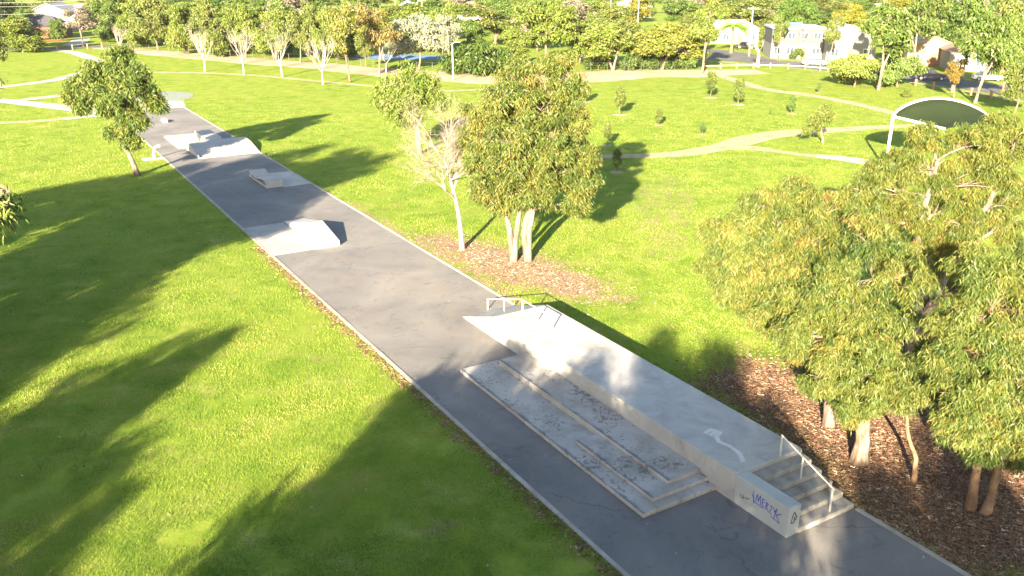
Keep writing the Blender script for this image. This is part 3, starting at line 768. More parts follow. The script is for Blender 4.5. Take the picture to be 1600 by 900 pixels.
plant("gum_tree", "tallest gum of the right-hand clump with golden top leaves", (17.07, 33.73),
      make_tree(23, [[(0, 0, 0), (-.2, -.2, 3), (-.6, 0, 6), (-.3, 0, 9)], [(0, 0, 0), (.5, 0, 3.4), (1.6, 0, 6), (2.4, 0, 8.6)]],
                [(-1.73,0.00,7.75,1.33), (-0.49,0.00,8.73,1.27), (-2.20,0.00,6.56,1.19), (-0.04,0.00,6.82,1.34), (1.00,0.00,9.60,1.05), (-3.14,0.00,7.75,0.92), (0.90,0.00,8.01,1.22), (-0.86,0.00,5.47,1.20), (2.16,0.00,8.78,1.16), (-0.96,0.00,10.05,0.60), (1.99,0.00,6.96,1.13), (3.27,1.00,9.74,1.03), (1.40,1.00,4.17,1.36), (2.43,1.00,10.13,0.72), (1.76,1.00,2.12,1.38), (0.94,0.50,0.68,1.22), (0.79,-0.50,6.57,1.02), (-2.63,0.00,8.66,0.66), (-1.68,0.00,9.04,0.66), (3.88,1.00,7.37,1.05), (3.73,1.00,6.14,1.07), (1.68,0.50,5.04,1.17), (0.44,0.00,5.47,0.94), (2.34,0.50,3.63,1.19), (0.55,1.00,2.71,1.10)],
                0.26, **RC), M['white_bark'], M['gum'], (1.05, 1.0, 0.85))
plant("gum_tree", "gum with two short trunks at the right edge over dark mulch", (14.52, 23.35),
      make_tree(24, [[(0,0,0), (-0.01,0.00,0.83), (-0.10,0.00,2.20), (-0.32,0.00,4.40), (-0.60,0.00,6.87)], [(0.33,-0.28,0), (0.62,0,0.71), (0.59,0,2.20), (0.64,0,4.40)]],
                [(-0.16,0.00,3.53,1.01), (0.59,0.00,4.82,1.15), (-1.13,0.00,4.61,0.84), (-0.32,0.00,6.87,1.11), (1.13,0.00,2.43,0.91), (-1.03,0.00,2.99,0.66), (-1.26,0.00,7.95,0.84), (0.09,0.00,8.05,0.91), (-1.46,0.00,6.47,0.82), (1.78,0.00,3.53,1.16), (1.34,0.00,6.47,1.12), (-0.81,-0.70,5.56,1.03), (0.29,-0.80,3.96,0.94), (-0.01,0.00,2.20,0.59), (-1.62,0.00,5.24,0.57), (0.82,0.00,8.05,1.10), (-1.19,-0.80,4.38,0.82)],
                0.15, **RC), M['brown_bark'], M['gum'], (0.97, 1.0, 0.92))
plant("young_gum_tree", "thin crooked young trunk between the thick gum and the twin trunks", (13.45, 24.93),
      make_tree(25, [[(0,0,0), (-0.06,0.00,0.91), (-0.41,0.00,1.51), (-0.62,0.00,2.34), (-0.64,0.00,3.61)]], [(-0.54,0.00,3.61,0.70), (-0.38,0.00,4.51,0.61), (-0.87,0.00,3.15,0.45)], 0.09, **RC), M['brown_bark'], M['gum'])

# --- leafless trees: forking limbs down to twigs
def bare_mesh(seed, trunk, r0, depth=5, spread=0.5, nbr=(2, 4), len0=1.6, shrink=0.74, up=0.5, rk=.6, first=4, wide=.6):
    rg = np.random.default_rng(seed); mb = MB()
    tr = np.array(trunk, dtype=float); q = np.linspace(0, 1, 10)
    L_ = np.linalg.norm(np.diff(tr, axis=0), axis=1); s = np.concatenate([[0], np.cumsum(L_)]) / L_.sum()
    ps = np.stack([np.interp(q, s, tr[:, i]) for i in range(3)], 1); ps[1:-1] = (ps[:-2] + 2 * ps[1:-1] + ps[2:]) / 4; ps[0, 2] -= .1
    rad = r0 * (1 - .5 * q); rad[0] *= 1.3
    mb.tube(ps, rad, 7)
    def grow(p, d, r, ln, k):
        d = d / np.linalg.norm(d)
        e1 = p + d * ln * .5 + rg.normal(0, .06 * ln, 3); d2 = d + rg.normal(0, .18, 3) + np.array([0, 0, .12 * up]); e2 = e1 + d2 / np.linalg.norm(d2) * ln * .5
        mb.tube([p, e1, e2], [r, r * .8, r * .6], 5 if k > 2 else 3, cap=False)
        if k <= 0: return
        for i in range(rg.integers(*nbr)):
            nd = d2 + rg.normal(0, spread, 3) + np.array([0, 0, up * .35])
            grow(e2 if i < 2 else e1, nd, r * rk, ln * shrink * rg.uniform(.75, 1.2), k - 1)
    n0 = len(ps)
    for i in range(first):
        j = rg.integers(n0 // 2, n0) if i > 0 else n0 - 1
        nd = np.array([rg.normal(0, wide), rg.normal(0, wide), rg.uniform(.6, 1.3) * (up + .5)])
        grow(ps[j], nd, rad[j] * .62, len0, depth)
    me = bpy.data.meshes.new("limbs"); me.from_pydata(mb.v, [], mb.f); me.update()
    return me
def bare_tree(name, label, loc, me, bark, sc=1.0, rz=0.0, group=None, color=None):
    e = empty(name, (loc[0], loc[1], 0), rz, label, "tree", group); e.scale = (sc, sc, sc)
    link("limbs", me, e, bark); return e
M['white_limb'] = mottled('white_limbs', [(0.3, (0.34, 0.30, 0.27)), (0.7, (0.48, 0.44, 0.41))], 3, 0.8, 20, 0.1, 0.2, 0.01)
M['bleached'] = mottled("bleached_dead_wood", [(0.3, (0.20, 0.15, 0.13)), (0.7, (0.34, 0.28, 0.25))], 3, 0.85, 20, 0.15, 0.3, 0.01)
bare_tree("dead_tree", "leafless bleached dead tree beside the asphalt on mulch", (-3.06, 50.62),
          bare_mesh(33, [(0,0,0), (-0.08,0.00,1.63), (-0.32,0.00,3.22), (-0.67,0.00,4.59), (-0.95,0.00,5.56)], 0.16, 5, 0.55, (3, 5), 1.35, 0.78, 0.6, rk=.52, first=10, wide=1.0), M['bleached'])
white_me = [bare_mesh(40 + i, [(0, 0, 0), (.1, 0, 1.2), (0, .1, 2.6)], 0.14, 5, 0.30, (2, 4), 1.55, 0.78, 1.0, rk=.52, first=6) for i in range(2)]
for i, (p, lab, sc) in enumerate((((-52.53, 151.47), "white leafless tree on the far lawn, leftmost of the four along the thin path", 1.0), ((-44.43, 146.58), "white leafless tree, second from the left along the thin path", 1.0),
                     ((-37.37, 143.78), "widest white leafless tree, third along the thin path", 1.05), ((-28.61, 133.56), "narrow white leafless tree nearest the brown-trunked gum", .95),
                     ((-82.45, 187.49), "small reddish leafless tree at the far end of the sandy strip", .8), ((-21.02, 147.53), "small grey leafless tree under the orange gum", .85))):
    bare_tree("bare_tree", lab, p, white_me[i % 2], M['white_limb'], sc, i * 1.3, "white leafless trees along the far path")

# --- background kinds, built once and copied
def variant(seed, kind):
    rg = np.random.default_rng(seed); lobes = []
    if kind == 'round':       # unit tree: height 10, half width 4
        for i in range(13):
            a = rg.uniform(0, 6.28); u = rg.uniform(0, 1) ** .5; z = rg.uniform(3.6, 8.6); w = 2.7 * math.sqrt(max(.08, 1 - ((z - 5.8) / 3.9) ** 2))
            lobes.append((u * w * math.cos(a), u * w * math.sin(a), z, rg.uniform(1.1, 1.7)))
        tr = [[(0, 0, 0), (.1, 0, 2), (0, .1, 4.5), (0, 0, 7)]]; kw = dict(tint0=.5)
    elif kind == 'low':       # dense right down to the ground
        for i in range(16):
            a = rg.uniform(0, 6.28); u = rg.uniform(0, 1) ** .5; z = rg.uniform(1.6, 8.6); w = 3.0 * math.sqrt(max(.1, 1 - ((z - 4.6) / 4.9) ** 2))
            lobes.append((u * w * math.cos(a), u * w * math.sin(a), z, rg.uniform(1.2, 1.7)))
        tr = [[(0, 0, 0), (.3, 0, 2), (.2, .2, 6)], [(0, 0, 0), (-.6, .2, 2), (-1, .2, 5)]]; kw = dict(tint0=.5)
    elif kind == 'flat':      # wide umbrella on several stems
        for i in range(18):
            a = rg.uniform(0, 6.28); u = rg.uniform(0, 1) ** .5; z = 7.8 - 2.6 * u * u + rg.uniform(-2.0, .6)
            lobes.append((3.2 * u * math.cos(a), 3.2 * u * math.sin(a), z, rg.uniform(1.0, 1.6)))
        tr = [[(0, 0, 0), (.4, 0, 2.5), (1.4, .2, 6)], [(0, 0, 0), (-.5, .1, 2.2), (-1.6, -.2, 5.6)]]; kw = dict(tint0=.58)
    elif kind == 'gum':       # open crown, long limbs
        for i in range(12):
            a = rg.uniform(0, 6.28); u = rg.uniform(.3, 1); z = rg.uniform(4.4, 9.2)
            lobes.append((2.9 * u * math.cos(a), 2.9 * u * math.sin(a), z, rg.uniform(.7, 1.15)))
        tr = [[(0, 0, 0), (.1, 0, 3), (-.1, .1, 6), (.1, 0, 8.8)], [(0, 0, 0), (.1, 0, 2.6), (.9, .1, 5), (2.0, .2, 7.4)]]; kw = dict(tint0=.45, clumps_per=30)
    elif kind == 'weeping':
        for i in range(20):
            a = rg.uniform(0, 6.28); u = rg.uniform(0.2, 1); z = 8.0 - 4.5 * u + rg.uniform(-2.4, .8)
            lobes.append((3.3 * u * math.cos(a), 3.3 * u * math.sin(a), max(1.3, z), rg.uniform(1.2, 1.6)))
        tr = [[(0, 0, 0), (.2, 0, 2), (0, .1, 5)]]; kw = dict(tint0=.6, droop=3.0)
    args = dict(clumps_per=52, n_per=22, length=0.42, width=0.17, spread=0.26, shell=0.45, twigs=4, sides=6, tufts=9, ctint=.10)
    args.update(kw)
    return make_tree(seed, tr, lobes, 0.16, **args)
VAR = {'round': [variant(101, 'round'), variant(102, 'round'), variant(108, 'round')], 'low': [variant(103, 'low'), variant(104, 'low')], 'flat': [variant(105, 'flat')], 'gum': [variant(106, 'gum'), variant(109, 'gum')], 'weeping': [variant(107, 'weeping')]}
YG, GR, DK, OL, PK, SV, OR, LM = (1.0, 1.06, .9), (.75, .95, .9), (.22, .36, .6), (.95, .94, 1.0), (1.75, 1.2, 4.5), (1.9, 1.65, 5.6), (1.5, .98, 1.6), (1.7, 2.6, .9)
BG = [  # x, y, height, half width, kind, colour, bark, label
 (-75.7, 130.5, 9.1, 2.8, 'gum', OL, 'grey_bark', "grey-green gum cut by the left edge of the far lawn"),
 (-126.8, 223.7, 11.3, 5.0, 'low', DK, 'brown_bark', "very dark tree mass left of the brick house"),
 (-118.8, 219.5, 8.2, 1.7, 'round', GR, 'brown_bark', "yellow-lit tree in front of the dark mass at far left"),
 (-112.2, 221.6, 6.0, 1.9, 'low', GR, 'brown_bark', "green bush-like tree hiding the corner of the brick house"),
 (-97.8, 204.1, 8.3, 4.7, 'gum', PK, 'white_bark', "pinkish small-leaved street tree by the far-left road"),
 (-98.2, 217.5, 11.5, 4.0, 'round', GR, 'grey_bark', "green tree right of the far-left power pole"),
 (-86.2, 202.3, 11.0, 4.0, 'low', YG, 'grey_bark', "first dense yellow-green tree of the row behind the sandy strip"),
 (-76.7, 193.8, 11.7, 4.1, 'round', OL, 'grey_bark', "olive tree, second of the row behind the sandy strip"),
 (-67.8, 186.0, 11.1, 3.7, 'low', YG, 'grey_bark', "dense tree behind the leftmost white leafless tree"),
 (-59.5, 180.1, 11.0, 3.5, 'low', OL, 'grey_bark', "dense olive tree between the first two white leafless trees"),
 (-52.9, 177.4, 10.9, 3.5, 'round', YG, 'grey_bark', "yellow-green tree behind the second white leafless tree"),
 (-46.0, 172.0, 11.0, 3.4, 'low', YG, 'grey_bark', "dense tree behind the widest white leafless tree"),
 (-39.7, 167.0, 10.7, 3.1, 'round', OL, 'white_bark', "olive tree with pale stems left of the brown-trunked gum"),
 (-34.6, 164.6, 10.2, 2.6, 'round', YG, 'white_bark', "small yellow-green tree near the narrow white leafless tree"),
 (-25.1, 136.8, 11.1, 3.5, 'gum', (1.3, 1.1, 1.2), 'brown_bark', "brown-trunked gum with thin yellowish crown on the far lawn"),
 (-21.9, 145.6, 10.6, 3.5, 'gum', OR, 'white_bark', "orange-tinged gum with pale leaning trunk"),
 (-16.3, 155.6, 9.6, 4.6, 'round', SV, 'white_bark', "large silvery-leaved tree in front of the blue court"),
 (-10.7, 151.5, 9.0, 3.0, 'gum', SV, 'white_bark', "pinkish silver tree beside the lamp post"),
 (-6.9, 164.6, 8.2, 3.0, 'low', (.55, .75, .6), 'brown_bark', "dark green tree right of the silvery trees"),
 (-14.0, 180.1, 10.6, 3.3, 'round', YG, 'grey_bark', "green-gold tree rising behind the silvery tree"),
 (0.0, 155.6, 7.1, 3.8, 'round', YG, 'white_bark', "yellow-green tree left of the big central background tree"),
 (5.8, 160.0, 12.2, 5.8, 'round', YG, 'white_bark', "biggest yellow-green tree above the twin-trunk gums"),
 (12.5, 164.6, 9.0, 3.0, 'low', YG, 'grey_bark', "mid-height green tree between the biggest tree and the flat-topped one"),
 (17.5, 153.5, 8.9, 5.6, 'flat', YG, 'white_bark', "wide flat-topped tree, left of the pair behind the sandy strip"),
 (26.2, 154.6, 8.8, 5.9, 'flat', (1.2, 1.12, .9), 'white_bark', "wide flat-topped tree, right of the pair behind the sandy strip"),
 (32.1, 149.5, 10.9, 4.2, 'gum', YG, 'white_bark', "gum with slim pale trunk at the end of the sandy strip"),
 (30.6, 155.6, 5.4, 2.0, 'low', GR, 'brown_bark', "green shrub-like tree beside the slim pale gum"),
 (52.7, 186.0, 6.4, 2.2, 'round', OL, 'brown_bark', "small olive street tree left of the pale houses"),
 (61.6, 180.1, 6.2, 2.3, 'round', (1.1, .9, .7), 'brown_bark', "round brownish street tree between the two pale houses"),
 (64.8, 205.9, 10.9, 4.6, 'round', (.6, .85, .65), 'brown_bark', "dark green tree behind the left pale house"),
 (76.9, 205.9, 9.2, 3.8, 'round', (1.4, 1.1, .6), 'brown_bark', "golden tree behind the right pale house"),
 (50.7, 130.5, 5.5, 3.9, 'weeping', YG, 'brown_bark', "weeping tree with foliage to the lawn, left of the tall white gum"),
 (57.1, 130.5, 5.7, 3.7, 'weeping', GR, 'brown_bark', "weeping tree right of the tall white gum"),
 (52.8, 126.8, 11.5, 5.2, 'gum', (.85, .98, 1.0), 'white_bark', "tall white-trunked gum growing between the weeping trees"),
 (68.7, 151.5, 12.8, 4.9, 'gum', (.85, .95, 1.0), 'white_bark', "gum with pink-white limbs left of the dark blue car"),
 (59.8, 118.7, 5.0, 1.9, 'gum', (1.5, .85, .9), 'white_bark', "small tree with orange autumn leaves by the bollards"),
 (60.2, 113.8, 12.1, 4.6, 'gum', (.8, .95, 1.0), 'white_bark', "big forked white gum by the right-hand street"),
 (67.4, 120.6, 10.9, 3.1, 'round', (.8, .95, .75), 'brown_bark', "dark leafy tree right of the big forked gum"),
 (60.3, 104.6, 6.0, 2.6, 'round', OL, 'brown_bark', "olive tree at the right edge above the clump"),
 (53.8, 119.3, 1.2, 0.7, 'low', YG, 'brown_bark', "small bright bush behind the shelter roof"),
 (84.2, 169.5, 12.9, 5.0, 'round', (.5, .7, .55), 'brown_bark', "dark tall tree behind the dark blue car"),
 (83.2, 151.5, 12.6, 4.8, 'round', OL, 'grey_bark', "grey-green tree at the upper right corner"),
 (51.5, 171.4, 8.3, 2.1, 'gum', (.9, .95, 1.0), 'white_bark', "airy gum screening the left end of the two-storey pale house"),
 (58.8, 164.6, 8.4, 2.1, 'gum', OL, 'white_bark', "airy gum between the two-storey and the gabled pale houses"),
 (62.8, 157.8, 8.7, 2.2, 'gum', (.9, 1, 1), 'white_bark', "airy gum at the right end of the gabled pale house"),
 (39.0, 186.0, 7.6, 2.6, 'gum', YG, 'white_bark', "airy gum in front of the house left of the power pole"),
 (71.6, 140.2, 8.2, 2.6, 'gum', (.85, .95, 1), 'white_bark', "airy gum screening the houses right of the dark blue car"),
 (-20.2, 160.0, 6.0, 2.3, 'round', SV, 'white_bark', "small silvery tree left of the large silvery one"),
 (-26.3, 160.0, 6.6, 2.0, 'round', OL, 'white_bark', "small olive tree in front of the left end of the blue court"),
 (15.1, 174.7, 7.4, 3.0, 'round', DK, 'brown_bark', "dark tree in the gap left of the flat-topped pair"),
]
for i, (x, y) in enumerate([(-95.55,217.47), (-85.74,209.61), (-76.74,202.28), (-67.92,195.44), (-59.86,190.59), (-52.58,185.98), (-45.64,181.57), (-39.26,177.37), (-33.91,174.67)]):
    me = VAR['low'][i % 2]; k = 1.0 + .1 * math.sin(i * 2.3)
    plant("tree", "dense green tree in the second line behind the sandy strip row", (x, y), me, M['grey_bark'], M['bgleaf'], ((.8, .95, .9), (.95, 1, .95))[i % 2], i * 1.3, (1.25 * k, 1.25 * k, 1.08 * k), "second line of trees behind the sandy strip")
cnt = {}
for (x, y, h, w, kind, colr, bark, lab) in BG:
    i = cnt.get(kind, 0); cnt[kind] = i + 1
    me = VAR[kind][i % len(VAR[kind])]
    t2 = bpy.data.meshes
    e = plant("tree", lab, (x, y), me, M[bark], M['bgleaf'], colr, i * 2.1, (w / 3.6, w / 3.6, h / 9.6), "trees around the far lawn")
    e.rotation_euler = (.07 * math.sin(x * 1.7), .07 * math.cos(x * 2.3), i * 2.1)
    if bark != 'grey_bark':
        pass
# low dark shrubs under the tree row
shrub = make_tree(120, [[(0, 0, 0), (0, 0, .6), (.1, 0, 1.2)]], [(0, 0, 1.0, 1.0), (.9, .2, .8, .8), (-.9, -.1, .8, .85), (.3, .5, 1.3, .7)], .06, clumps_per=40, n_per=18, length=.3, width=.12, spread=.22, limb=False)
for i, (p, s, lab) in enumerate((((-8.32, 147.53), 2.2, "dark shrub left of the three under the dark tree"), ((-5.09, 146.58), 2.4, "dark shrub in the middle under the dark tree"), ((-1.84, 149.48), 2.0, "dark shrub right of the three under the dark tree"),
                       ((15.07, 154.56), 1.6, "dark shrub under the left flat-topped tree"), ((20.65, 154.56), 1.5, "dark shrub between the two flat-topped trees"), ((23.59, 155.62), 1.4, "dark shrub under the right flat-topped tree"), ((28.08, 155.62), 1.6, "dark shrub near the slim pale gum"),
                       ((-116.39, 228.14), 1.0, "low shrub at the right end of the red garden bed"), ((-119.96, 225.92), .9, "low shrub in the middle of the red garden bed"), ((55.88, 174.67), 1.0, "grey shrub on the verge left of the silver car"))):
    plant("shrub", lab, p, shrub, M['brown_bark'], M['bgleaf'], (.45, .6, .5), i * 1.1, (s, s, s), "shrubs under the far trees", "shrub")

# lime-green palm-like tree by the street
def frond_tree():
    rg = np.random.default_rng(5); V, F, T = [], [], []
    for k in range(26):
        a = rg.uniform(0, 6.28); el = rg.uniform(.1, .9); L_ = rg.uniform(2.4, 3.4); b = 0
        for s_ in np.linspace(.15, 1, 14):
            p = np.array([math.cos(a) * L_ * s_, math.sin(a) * L_ * s_, 4.6 + L_ * (el * s_ - .95 * s_ * s_)])
            for sd in (-1, 1):
                q = p + np.array([-math.sin(a) * sd, math.cos(a) * sd, -.35]) * .75 * (1.15 - s_); d_ = np.array([math.cos(a), math.sin(a), 0]) * .14
                n0 = len(V); V += [p - d_, p + d_, q + d_, q - d_ * .3]; F.append((n0, n0 + 1, n0 + 2, n0 + 3)); T += [rg.uniform(.4, .9)] * 4
    mb = MB(); mb.tube([(0, 0, -.1), (.1, 0, 2), (0, 0, 4.6)], [.28, .2, .18], 7)
    tm = bpy.data.meshes.new("trunk"); tm.from_pydata(mb.v, [], mb.f); tm.update()
    return tm, np_mesh("crown", np.array(V), np.array(F), T)
plant("fern_palm", "bright lime-green palm beside the far street corner", (46.00, 187.49), frond_tree(), M['brown_bark'], M['bgleaf'], LM, sc=(1.35, 1.35, 1.2))
for i, (p, h, lab) in enumerate((((43.89, 158.88), 5.0, "pale bare trunk behind the bollard fence"), ((56.14, 174.67), 7.0, "pale lopped trunk with stub limbs before the left pale house"))):
    bare_tree("lopped_tree", lab, p, bare_mesh(60 + i, [(0, 0, 0), (.1, 0, h * .3), (0, 0, h * .6)], .42, 2, .3, (2, 3), h * .22, .7, 1.0, first=4), M['bleached'])

# --- saplings on the right-hand lawn
sap = [make_tree(130 + i, [[(0, 0, 0), (.05, 0, 1.0), (0, .05, 2.4)]], [(0, 0, 1.5, .55), (.1, .1, 2.1, .5), (-.05, 0, 2.6, .38), (0, 0, 1.15, .45)][:3 + i], .05, clumps_per=44, n_per=20, length=.22, width=.08, spread=.12, twigs=3, tint0=.35) for i in range(2)]
ring_me = None
def sapling(label, p, h, colr, i):
    global ring_me
    e = plant("sapling", label, p, sap[i % 2], M['grey_bark'], M['bgleaf'], colr, i * 1.7, (h / 3, h / 3, h / 3), "saplings planted on the right-hand lawn", "sapling")
    if ring_me is None:
        rg = np.random.default_rng(3); a = np.linspace(0, 6.283, 18, endpoint=False); r = .85 + rg.normal(0, .06, 18)
        V = [(0, 0, .03)] + [(r[k] * math.cos(a[k]), r[k] * math.sin(a[k]), .018) for k in range(18)]
        ring_me = bpy.data.meshes.new("mulch_ring"); ring_me.from_pydata(V, [], [(0, 1 + k, 1 + (k + 1) % 18) for k in range(18)]); ring_me.update()
    link("mulch_ring", ring_me, e, M['gravel'])
for i, (b, colr, lab) in enumerate((
    ((26.85, 118.67, 3.46), OL, "sapling nearest the end of the sandy strip, left of its neighbour"), ((28.96, 112.08, 3.45), OL, "tall sapling just right of the one by the sandy strip"),
    ((12.80, 103.64, 3.29), OL, "tall narrow sapling on the open lawn right of the twin-trunk gums"), ((16.28, 96.33, 1.97), OL, "small sapling in the middle of the lawn above the dirt path"),
    ((19.95, 90.69, 1.34), GR, "short bushy sapling just above the dirt path bend"), ((33.51, 104.63, 2.27), GR, "leaning sapling left of the upper dirt path"),
    ((43.16, 123.95, 1.33), GR, "tiny sapling beyond the upper dirt path"), ((9.54, 114.39, 2.78), OL, "pale sapling peeking past the tall gum crown"),
    ((9.38, 84.63, 2.07), OL, "sapling just above the dirt path near the tall gum"), ((8.88, 72.47, 2.03), OL, "thin sapling standing in the tall gum's shadow"), ((30.70, 103.64, 0.30), GR, "knee-high seedling in a bare ring on the lawn"))):
    sapling(lab, (b[0], b[1]), max(b[2], .6), colr, i)
plant("young_tree", "young leaning tree in the fork of the dirt paths", (31.05, 85.98), make_tree(140, [[(0,0,0), (-0.27,0.00,1.15), (-0.77,0.00,2.10), (-0.75,0.00,3.04)]], [(-0.61,0.00,2.85,0.82), (-1.30,0.00,2.35,0.57), (0.26,0.00,2.47,0.63), (-0.85,0.00,1.78,0.51), (-1.68,0.00,1.28,0.44), (-0.16,0.00,3.35,0.57)], .12, clumps_per=34, n_per=18, length=.25, width=.07, spread=.16, twigs=4), M['white_bark'], M['bgleaf'], (.95, .95, .9))

# --- park trees outside the picture to the left and behind the viewpoint; their shade falls over the near lawn
shade_me = [make_tree(150 + i, [[(0, 0, 0), (.2, 0, 3), (0, .2, 7), (.3, 0, 10)]],
            [(1.6, .2, 6.2, 1.9), (-1.5, .4, 6.6, 2.0), (.2, 1.2, 8.2, 2.0), (.3, -1.2, 7.6, 1.9), (0, 0, 10.2, 1.6), (2.4, .6, 8.6, 1.3), (-2.4, -.3, 8.9, 1.4), (1.0, -.3, 4.6, 1.4), (-1.2, 0, 4.4, 1.3)],
            .28, clumps_per=80, n_per=26, length=.36, width=.09, spread=.30, twigs=5) for i in range(2)]
shade_me.append(make_tree(155, [[(0, 0, 0), (.2, 0, 3), (0, .2, 7), (.3, 0, 10)]],
            [(1.6, .2, 6.2, 1.9), (-1.5, .4, 6.6, 2.0), (.2, 1.2, 8.2, 2.0), (.3, -1.2, 7.6, 1.9), (0, 0, 10.2, 1.6), (2.4, .6, 8.6, 1.3), (-2.4, -.3, 8.9, 1.4), (2.6, -.2, 5.6, 1.2), (3.75, -.3, 5.2, .7), (-1.2, 0, 4.4, 1.3)],
            .28, clumps_per=90, n_per=28, length=.34, width=.07, spread=.26, twigs=5))
SHADE = [  # x, y, scale
 (-27.0, 35, 1.36), (-32.5, 35, 1.34), (-29.5, 29, 1.25), (-39, 33, 1.2), (-45, 28, 1.2), (-28.0, 25.0, 1.08), (-35, 22, 1.1),
 (-23.2, 4, .95), (-22.8, -4.5, .92), (-30.0, 8.0, 1.05), (-29.5, -3.0, 1.0), (-36, 2, 1.05),
 (-12.6, -3.6, 1.0), (-9.4, -.6, 1.05), (-5.0, 1.0, 1.0), (-2.4, -.6, 1.02), (0.3, 0.3, 1.0), (7.9, -2.2, .88), (13.6, -3.5, .86), (19.5, -4, .85), (-14.0, -10.0, 1.0), (-3, -9, 1.0), (2.5, -10, 1.0)]
for i, (x, y, s) in enumerate(SHADE):
    plant("park_tree", "park gum standing outside the picture whose shade falls on the near lawn and platform", (x, y), shade_me[i % 2] if i else shade_me[2], M['grey_bark'], M['gum'], (.9, 1, .9), i * 1.9, (s, s, s), "gums outside the picture on the sunny side")

# ------------------------------------------------------------------ background belt and buildings
def house(name, label, loc, rz, w, d, h, roof='gable', wall=(.5, .49, .46), roofc=(.25, .25, .27), rise=1.8, storeys=1, solar=False, win=4, door=(.28, .12, .06), upper=None):
    e = empty(name, (loc[0], loc[1], 0), rz, label, "house")
    wm, rm, dm = plain("house_wall", wall, .85), plain("roof_cover", roofc, .8), plain("door_paint", door, .6)
    m = MB(); m.box(-w / 2, w / 2, -d / 2, d / 2, 0, h)
    if roof == 'gable':
        m.add([(-w / 2, -d / 2, h), (w / 2, -d / 2, h), (0, -d / 2, h + rise - .12), (-w / 2, d / 2, h), (w / 2, d / 2, h), (0, d / 2, h + rise - .12)], [(0, 1, 2), (5, 4, 3)])
    m.build("wall", wm, e)
    if upper:
        m = MB(); m.box(-w / 2 - .05, w / 2 + .05, -d / 2 - .05, d / 2 + .05, 2.9, h - .02); m.build("upper_cladding", plain("cladding", upper, .8), e)
        m = MB(); m.box(-w / 2 + .3, -w / 2 + 2.2, -d / 2 - .09, -d / 2 - .053, 3.0, h - .5); m.build("timber_panel", M['timber'], e)
    o = .45
    if roof == 'gable':
        m = MB()
        for s_ in (-1, 1):
            m.add([(0, -d / 2 - o, h + rise), (s_ * (w / 2 + o), -d / 2 - o, h - .2), (s_ * (w / 2 + o), d / 2 + o, h - .2), (0, d / 2 + o, h + rise),
                   (0, -d / 2 - o, h + rise - .15), (s_ * (w / 2 + o), -d / 2 - o, h - .35), (s_ * (w / 2 + o), d / 2 + o, h - .35), (0, d / 2 + o, h + rise - .15)],
                  [(0, 1, 2, 3), (7, 6, 5, 4), (0, 4, 5, 1), (1, 5, 6, 2), (2, 6, 7, 3)])
        rf = m.build("roof", rm, e)
    elif roof == 'hip':
        k = min(w, d) * .38
        m = MB(); a, b = w / 2 + o, d / 2 + o
        m.add([(-a, -b, h + .02), (a, -b, h + .02), (a, b, h + .02), (-a, b, h + .02), (-(a - k) if w >= d else 0, 0 if w >= d else -(b - k), h + rise), ((a - k) if w >= d else 0, 0 if w >= d else (b - k), h + rise)],
              [(0, 1, 5, 4), (1, 2, 5), (2, 3, 4, 5), (3, 0, 4), (0, 3, 2, 1)] if w >= d else [(0, 1, 4), (1, 2, 5, 4), (2, 3, 5), (3, 0, 4, 5), (0, 3, 2, 1)])
        rf = m.build("roof", rm, e)
    else:
        m = MB(); m.box(-w / 2 - .2, w / 2 + .2, -d / 2 - .2, d / 2 + .2, h + .003, h + .35); rf = m.build("roof", rm, e)
    if solar:
        m = MB(); z = h + (rise * .52 if roof != 'flat' else .5)
        m.add([(-w * .18, -d * .36, z - .25), (w * .12, -d * .36, z - .25), (w * .12, -d * .12, z + .55), (-w * .18, -d * .12, z + .55)], [(0, 1, 2, 3)]); m.build("solar_panel", M['court_blue'], rf)
    for s_ in range(storeys):
        zb = .9 + s_ * 2.8
        for k in range(win):
            x = -w / 2 + w * (k + .5) / win
            if s_ == 0 and k == win // 2:
                m = MB(); m.box(x - .5, x + .5, -d / 2 - .06, -d / 2 - .003, .05, 2.15); m.build("door", dm, e); continue
            m = MB(); m.box(x - .75, x + .75, -d / 2 - .07, -d / 2 - .003, zb - .08, zb + 1.28); wf = m.build("window", M['white_paint'], e)
            m = MB(); m.box(x - .66, x - .03, -d / 2 - .085, -d / 2 - .072, zb, zb + 1.2); m.build("pane", M['glass'], wf)
            m = MB(); m.box(x + .03, x + .66, -d / 2 - .085, -d / 2 - .072, zb, zb + 1.2); m.build("pane", M['glass'], wf)
    return e
house("brick_house", "low dark brick house behind the red garden bed at far left", (-122.67, 235.04), .15, 12, 9, 2.9, 'hip', (.16, .06, .045), (.06, .06, .07), 2.4, win=3)
house("gable_house", "white house with broad grey gable above the brick house", (-134.53, 267.28), .1, 15, 12, 4.4, 'gable', (.20, .197, .19), (.24, .25, .27), 3.2, win=4)
house("modern_house", "two-storey pale house with blue solar panel behind the silver car", (56.42, 180.15), -.12, 9.8, 10, 5.6, 'flat', (.20, .197, .19), (.35, .36, .38), 1, 2, True, 4, upper=(.075, .078, .085))
house("white_house", "white gabled house with solar panel right of the two-storey one", (65.54, 176.01), -.12, 9.0, 10, 4.2, 'gable', (.20, .197, .19), (.33, .33, .34), 2.3, 1, True, 3)
house("white_cottage", "white house half hidden behind the big forked gum", (82.57, 155.62), -.25, 13, 9, 3.2, 'hip', (.20, .197, .19), (.34, .20, .14), 1.8, win=4)
house("rendered_house", "cream house with brick chimney wall right of the weeping trees", (76.85, 164.61), -.2, 9, 8, 3.4, 'gable', (.26, .20, .13), (.36, .22, .14), 1.8, win=3)
house("pale_house", "pale house glimpsed left of the power pole on the far street", (52.82, 217.47), -.1, 12, 9, 3.3, 'hip', (.20, .197, .19), (.45, .42, .40), 2.0, win=4)
